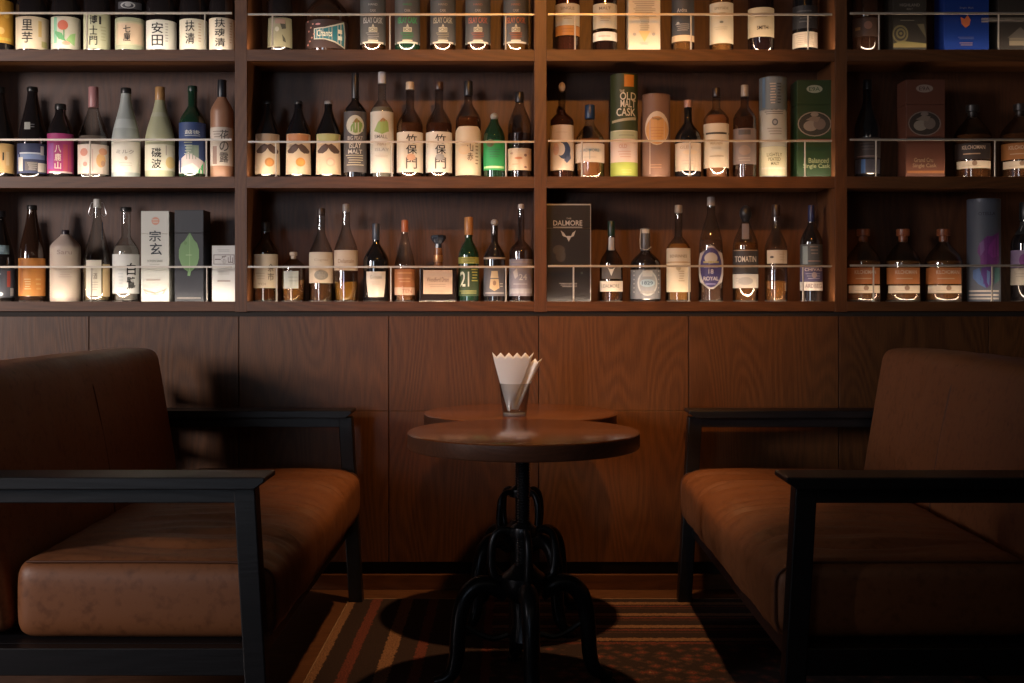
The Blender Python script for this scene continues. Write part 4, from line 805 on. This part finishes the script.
bottle(3, 468.7, 20.5, 217, (7.4, 240, 256), 'green', ((.40,.20,.08), 235, 9), [Lb(257, 263.5, (.34,.34,.08), [ML(0,260,14,5,3,(.12,.16,.04))], half=80), Lb(266, 296, (.03,.06,.025), [T('21', -4, 279, 9, 15, (.62,.64,.52)), ML(6,275,6,14,5,(.42,.42,.10)), ML(0,292,17,4,2,(.36,.36,.12))], half=84)], 'round', label='green bottle with a copper foil neck and a large white 21')
bottle(3, 494.5, 21.5, 219, (6.6, 242, 258), 'dark', ((.36,.34,.33), 226, 7.4), [Lb(257, 259, (.35,.30,.26), half=84), Lb(268, 296, (.10,.10,.12), [P([(-3,271),(3,271),(4,278),(-4,278)], (.55,.42,.26)), P([(-4,279),(4,279),(5,288),(0,291),(-5,288)], (.52,.38,.22)), E(0,283,3.5,5,(.25,.15,.1)), ML(7,285,3,5,2,(.4,.38,.36)), R(0,293,19,1.2,(.35,.33,.33))], half=82)], 'round', capstyle='ball', label='dark bottle with a gold crest on its slate label')
bottle(3, 521, 23.5, 204, (6.5, 240, 252), 'smoke', ((.42,.42,.44), 209, 6.2), [Lb(259, 296, (.22,.21,.26), [R(0,262,21,.8,(.35,.3,.28)), T('24', 2, 277, 8, 6, (.48,.46,.46)), P([(-8,272),(-4,268),(-3,276),(-6,279)], (.45,.42,.42)), R(0,291,22,5,(.34,.35,.40)), ML(0,284,14,3,1,(.34,.34,.38))], half=84)], 'round', liq=((.16,.10,.09), 248), label='tall necked bottle with a slate grey label, beside the second divider, bottom row')
# third bay
carton(3, 546.5, 591, 203.5, (.016,.014,.015), [R(0,204.6,44,1.2,(.48,.44,.40)), R(21.8,252,.7,96,(.30,.27,.25)), T('THE', 0, 218.5, 5, 1.6, (.34,.33,.32)), T('DALMORE', -1, 223, 29, 5.2, (.52,.50,.48)), R(-1,227.3,29,1.2,(.30,.29,.28)), P([(-8,230.5),(-6,236),(-2,237.5),(0,241.8),(2,237.5),(5,236),(7,230.5),(3.6,233),(2.4,236),(-2.8,236),(-4.8,233)], (.46,.44,.42)), ML(0,285,18,5,3,(.26,.24,.23)), E(-10,250,12,10,(.055,.045,.04)), E(-8,256,10,12,(.05,.042,.038)), E(13,273,2.5,2.5,(.06,.07,.06))], 'large black carton with a silver stag head', rough=.35)
bottle(3, 611.3, 23, 221, (7.4, 248, 264), 'smoke', ((.012,.03,.02), 236, 7.4), [Lb(237, 250, (.36,.35,.36), w=6, rough=.3), Lb(266, 279, (.10,.085,.08), [P([(-4,267),(-2.4,270),(0,276),(2.4,270),(4,267),(1.6,269),(-1.6,269)], (.60,.56,.5))], half=55), Lb(281, 291.5, (.60,.55,.47), [T('DALMORE', 0, 286, 16, 3.6, (.22,.20,.19))], half=80)], 'round', liq=((.30,.12,.04), 264), label='bottle with green foil neck and narrow cream band, right of the large black carton')
def strap(root, zc, zb, Yc, pr):
    q = MB(); s = Yc/F; q.tube([(-4.7*s, -.012, zc(229)-zb), (-5.3*s, -.014, zc(240)-zb), (-5*s, -.016, zc(249)-zb), (2*s, -.019, zc(250)-zb), (5.6*s, -.012, zc(247)-zb)], .0016, M((.50,.48,.44), .5), 6); q.build('seal_ribbon', root)
bottle(3, 645.5, 30, 228, (9, 251, 264), 'dark', ((.10,.10,.11), 251, 9.4), [Lb(228.6, 232.5, (.50,.46,.40), w=8), Lb(269.5, 299, (.16,.17,.19), [E(2,283,20,26,(.40,.42,.42)), E(2,283,17,22,(.26,.28,.30)), E(2,283,15,8,(.30,.42,.50)), R(2,273.5,10,6,(.45,.45,.43)), T('1829', 2, 283, 11, 3.6, (.08,.12,.18)), R(2,292,14,3,(.30,.30,.29)), *[E(-11.5,271+i*4.2,1.4,1.6,(.4,.4,.4)) for i in range(6)], *[E(13.2,271+i*4.2,1.2,1.6,(.4,.4,.4)) for i in range(6)]], half=84)], 'round', extra=strap, squat=1, label='squat round shouldered black bottle with a pale blue oval label and neck ribbon')
bottle(3, 678.5, 24, 205, (7.6, 236, 250), 'clear', ((.28,.25,.22), 213, 7.6), [Lb(248, 262.5, (.58,.50,.38), [T('BENRINNES', 0, 256, 17, 3, (.22,.18,.12)), R(0,262,22,.8,(.4,.24,.1))]), Lb(262.7, 292, (.66,.57,.42), [E(0,268,5,5,(.44,.36,.24)), ML(3,276,6,12,5,(.45,.36,.24))])], 'round', liq=((.60,.28,.08), 244), label='bottle with a tall yellowish cream label, between the squat black bottle and the ornate one')
bottle(3, 711, 24, 197, (8, 214, 250), 'clear', ((.30,.26,.24), 206, 8), [Lb(246, 289, (.50,.46,.44), [E(0,267.5,21.5,40,(.045,.035,.14)), E(0,258,13,11,(.42,.38,.34)), R(0,262,15,2,(.34,.30,.12)), T('18', 0, 271.5, 5, 4.5, (.5,.47,.5)), R(0,267,14,1,(.35,.33,.5)), T('ROYAL', 0, 278.5, 15, 4, (.60,.56,.56)), ML(0,284,10,2.5,1,(.3,.28,.5))], half=84, shape='oval')], 'slim', liq=((.24,.13,.09), 240), foot=.05, label='ornate clear bottle with a purple oval label bordered in white')
bottle(3, 745.5, 25, 205, (7.6, 222, 247), 'clear', ((.018,.020,.026), 222, 12), [Lb(223, 239, (.22,.20,.22), w=7, rough=.3), Lb(249.5, 273.5, (.035,.030,.032), [T('TOMATIN', 0, 259, 21, 6, (.60,.56,.50)), R(0,250.3,23,.8,(.42,.3,.2)), ML(0,267,12,3,1,(.13,.11,.1))], half=84), Lb(274, 288, (.60,.56,.50), [E(0,281,15,8,(.40,.39,.38)), ML(-7,281,5,8,3,(.5,.46,.42))], half=84)], 'round', liq=((.32,.13,.04), 243), capstyle='ball', label='bottle with a round black stopper and white capitals on a black band')
bottle(3, 776, 22.5, 204.5, (7, 226, 248), 'clear', ((.035,.022,.02), 217, 8.6), [Lb(250, 263.5, (.54,.46,.36), [E(-4,257,4,2.4,(.08,.06,.05)), R(7,257,.6,12,(.4,.32,.24)), ML(6,257,5,8,3,(.44,.37,.28))], w=20, dx=2)], 'cone', liq=((.44,.18,.05), 281), label='clear bottle with only a small cream label near its shoulder, amber low inside')
bottle(3, 811.3, 22, 205, (7, 224, 243), 'dark', ((.02,.03,.12), 222, 6.6), [Lb(244, 265, (.07,.08,.09), [R(-6,255,5,18,(.22,.28,.30)), ML(3,250,8,10,3,(.22,.18,.16)), R(3,261,12,1,(.3,.2,.18))], half=80), Lb(266, 281.5, (.09,.08,.17), [T('CHIVAS', 2, 269.5, 17, 3, (.6,.5,.48)), ML(2,276,14,7,3,(.32,.30,.40)), E(3,275,5,6,(.4,.3,.3))], half=84), Lb(281.8, 290.5, (.62,.58,.54), [T('ARDBEG', 2, 286, 16, 4, (.28,.22,.22))], half=84)], 'round', label='dark bottle with a blue cap and white strip label, bottom row beside the third divider')
# fourth bay
kil(3, 863.2, 34, 229, -1, (.40,.13,.035), 'squat bottle with a copper stopper, leftmost of the three with orange labels', (.26,.085,.035), shift=1)
kil(3, 903.0, 34, 229, -1, (.44,.15,.04), 'squat bottle with a copper stopper, middle one of the three with orange labels', (.28,.085,.035), shift=2)
kil(3, 943.5, 36, 229, -1, (.44,.15,.04), 'squat bottle with a copper stopper, the one of three nearest the purple tin', (.28,.085,.035), shift=3)
tin(3, 983.7, 31.5, 198, (.10,.115,.155), [Lb(200, 300.5, (.10,.115,.155), [T('OTELLA', 3, 213.5, 16, 3.2, (.03,.03,.05)), P([(14,232),(8,236),(3,236),(-2,241),(-5,246),(-6,252),(-3,258),(-3,264),(1,267),(3,260),(6,264),(11,266),(14.5,262)], (.16,.03,.20)), P([(14,234),(9,240),(5,246),(4,253),(8,258),(14,256)], (.24,.04,.27)), P([(-4,243),(0,240),(1,250),(-3,256)], (.22,.10,.30)), P([(-2,268),(8,266),(9,282),(3,288),(-3,280)], (.10,.04,.22)), P([(-10,270),(-4,268),(-1,278),(2,288),(-5,284),(-10,278)], (.09,.17,.40)), P([(3,270),(6,272),(5,286),(3,282)], (.12,.20,.42)), P([(10,268),(15,268),(15,280),(10,284)], (.06,.17,.18)), R(0,291,28,1.6,(.50,.46,.42)), R(0,295,28,1.6,(.50,.46,.42)), R(0,298.5,28,1.6,(.44,.42,.40))], half=87)], 'tall slate blue tin with a purple swirl')
bottle(3, 1025, 27, 202, (10, 226, 244), 'dark', ((.02,.02,.022), 220, 11), [Lb(250, 267.5, (.30,.22,.38), [E(-1,260,9,12,(.20,.04,.24))], half=82), Lb(268, 285, (.60,.54,.45), [ML(-4,275,10,5,2,(.45,.4,.33))], half=82), Lb(221, 234, (.03,.03,.03), [T('V', -4, 228, 4, 6, (.4,.38,.36))], half=70)], 'round', liq=None, label='dark bottle with a purple and cream label, cut by the right picture edge')
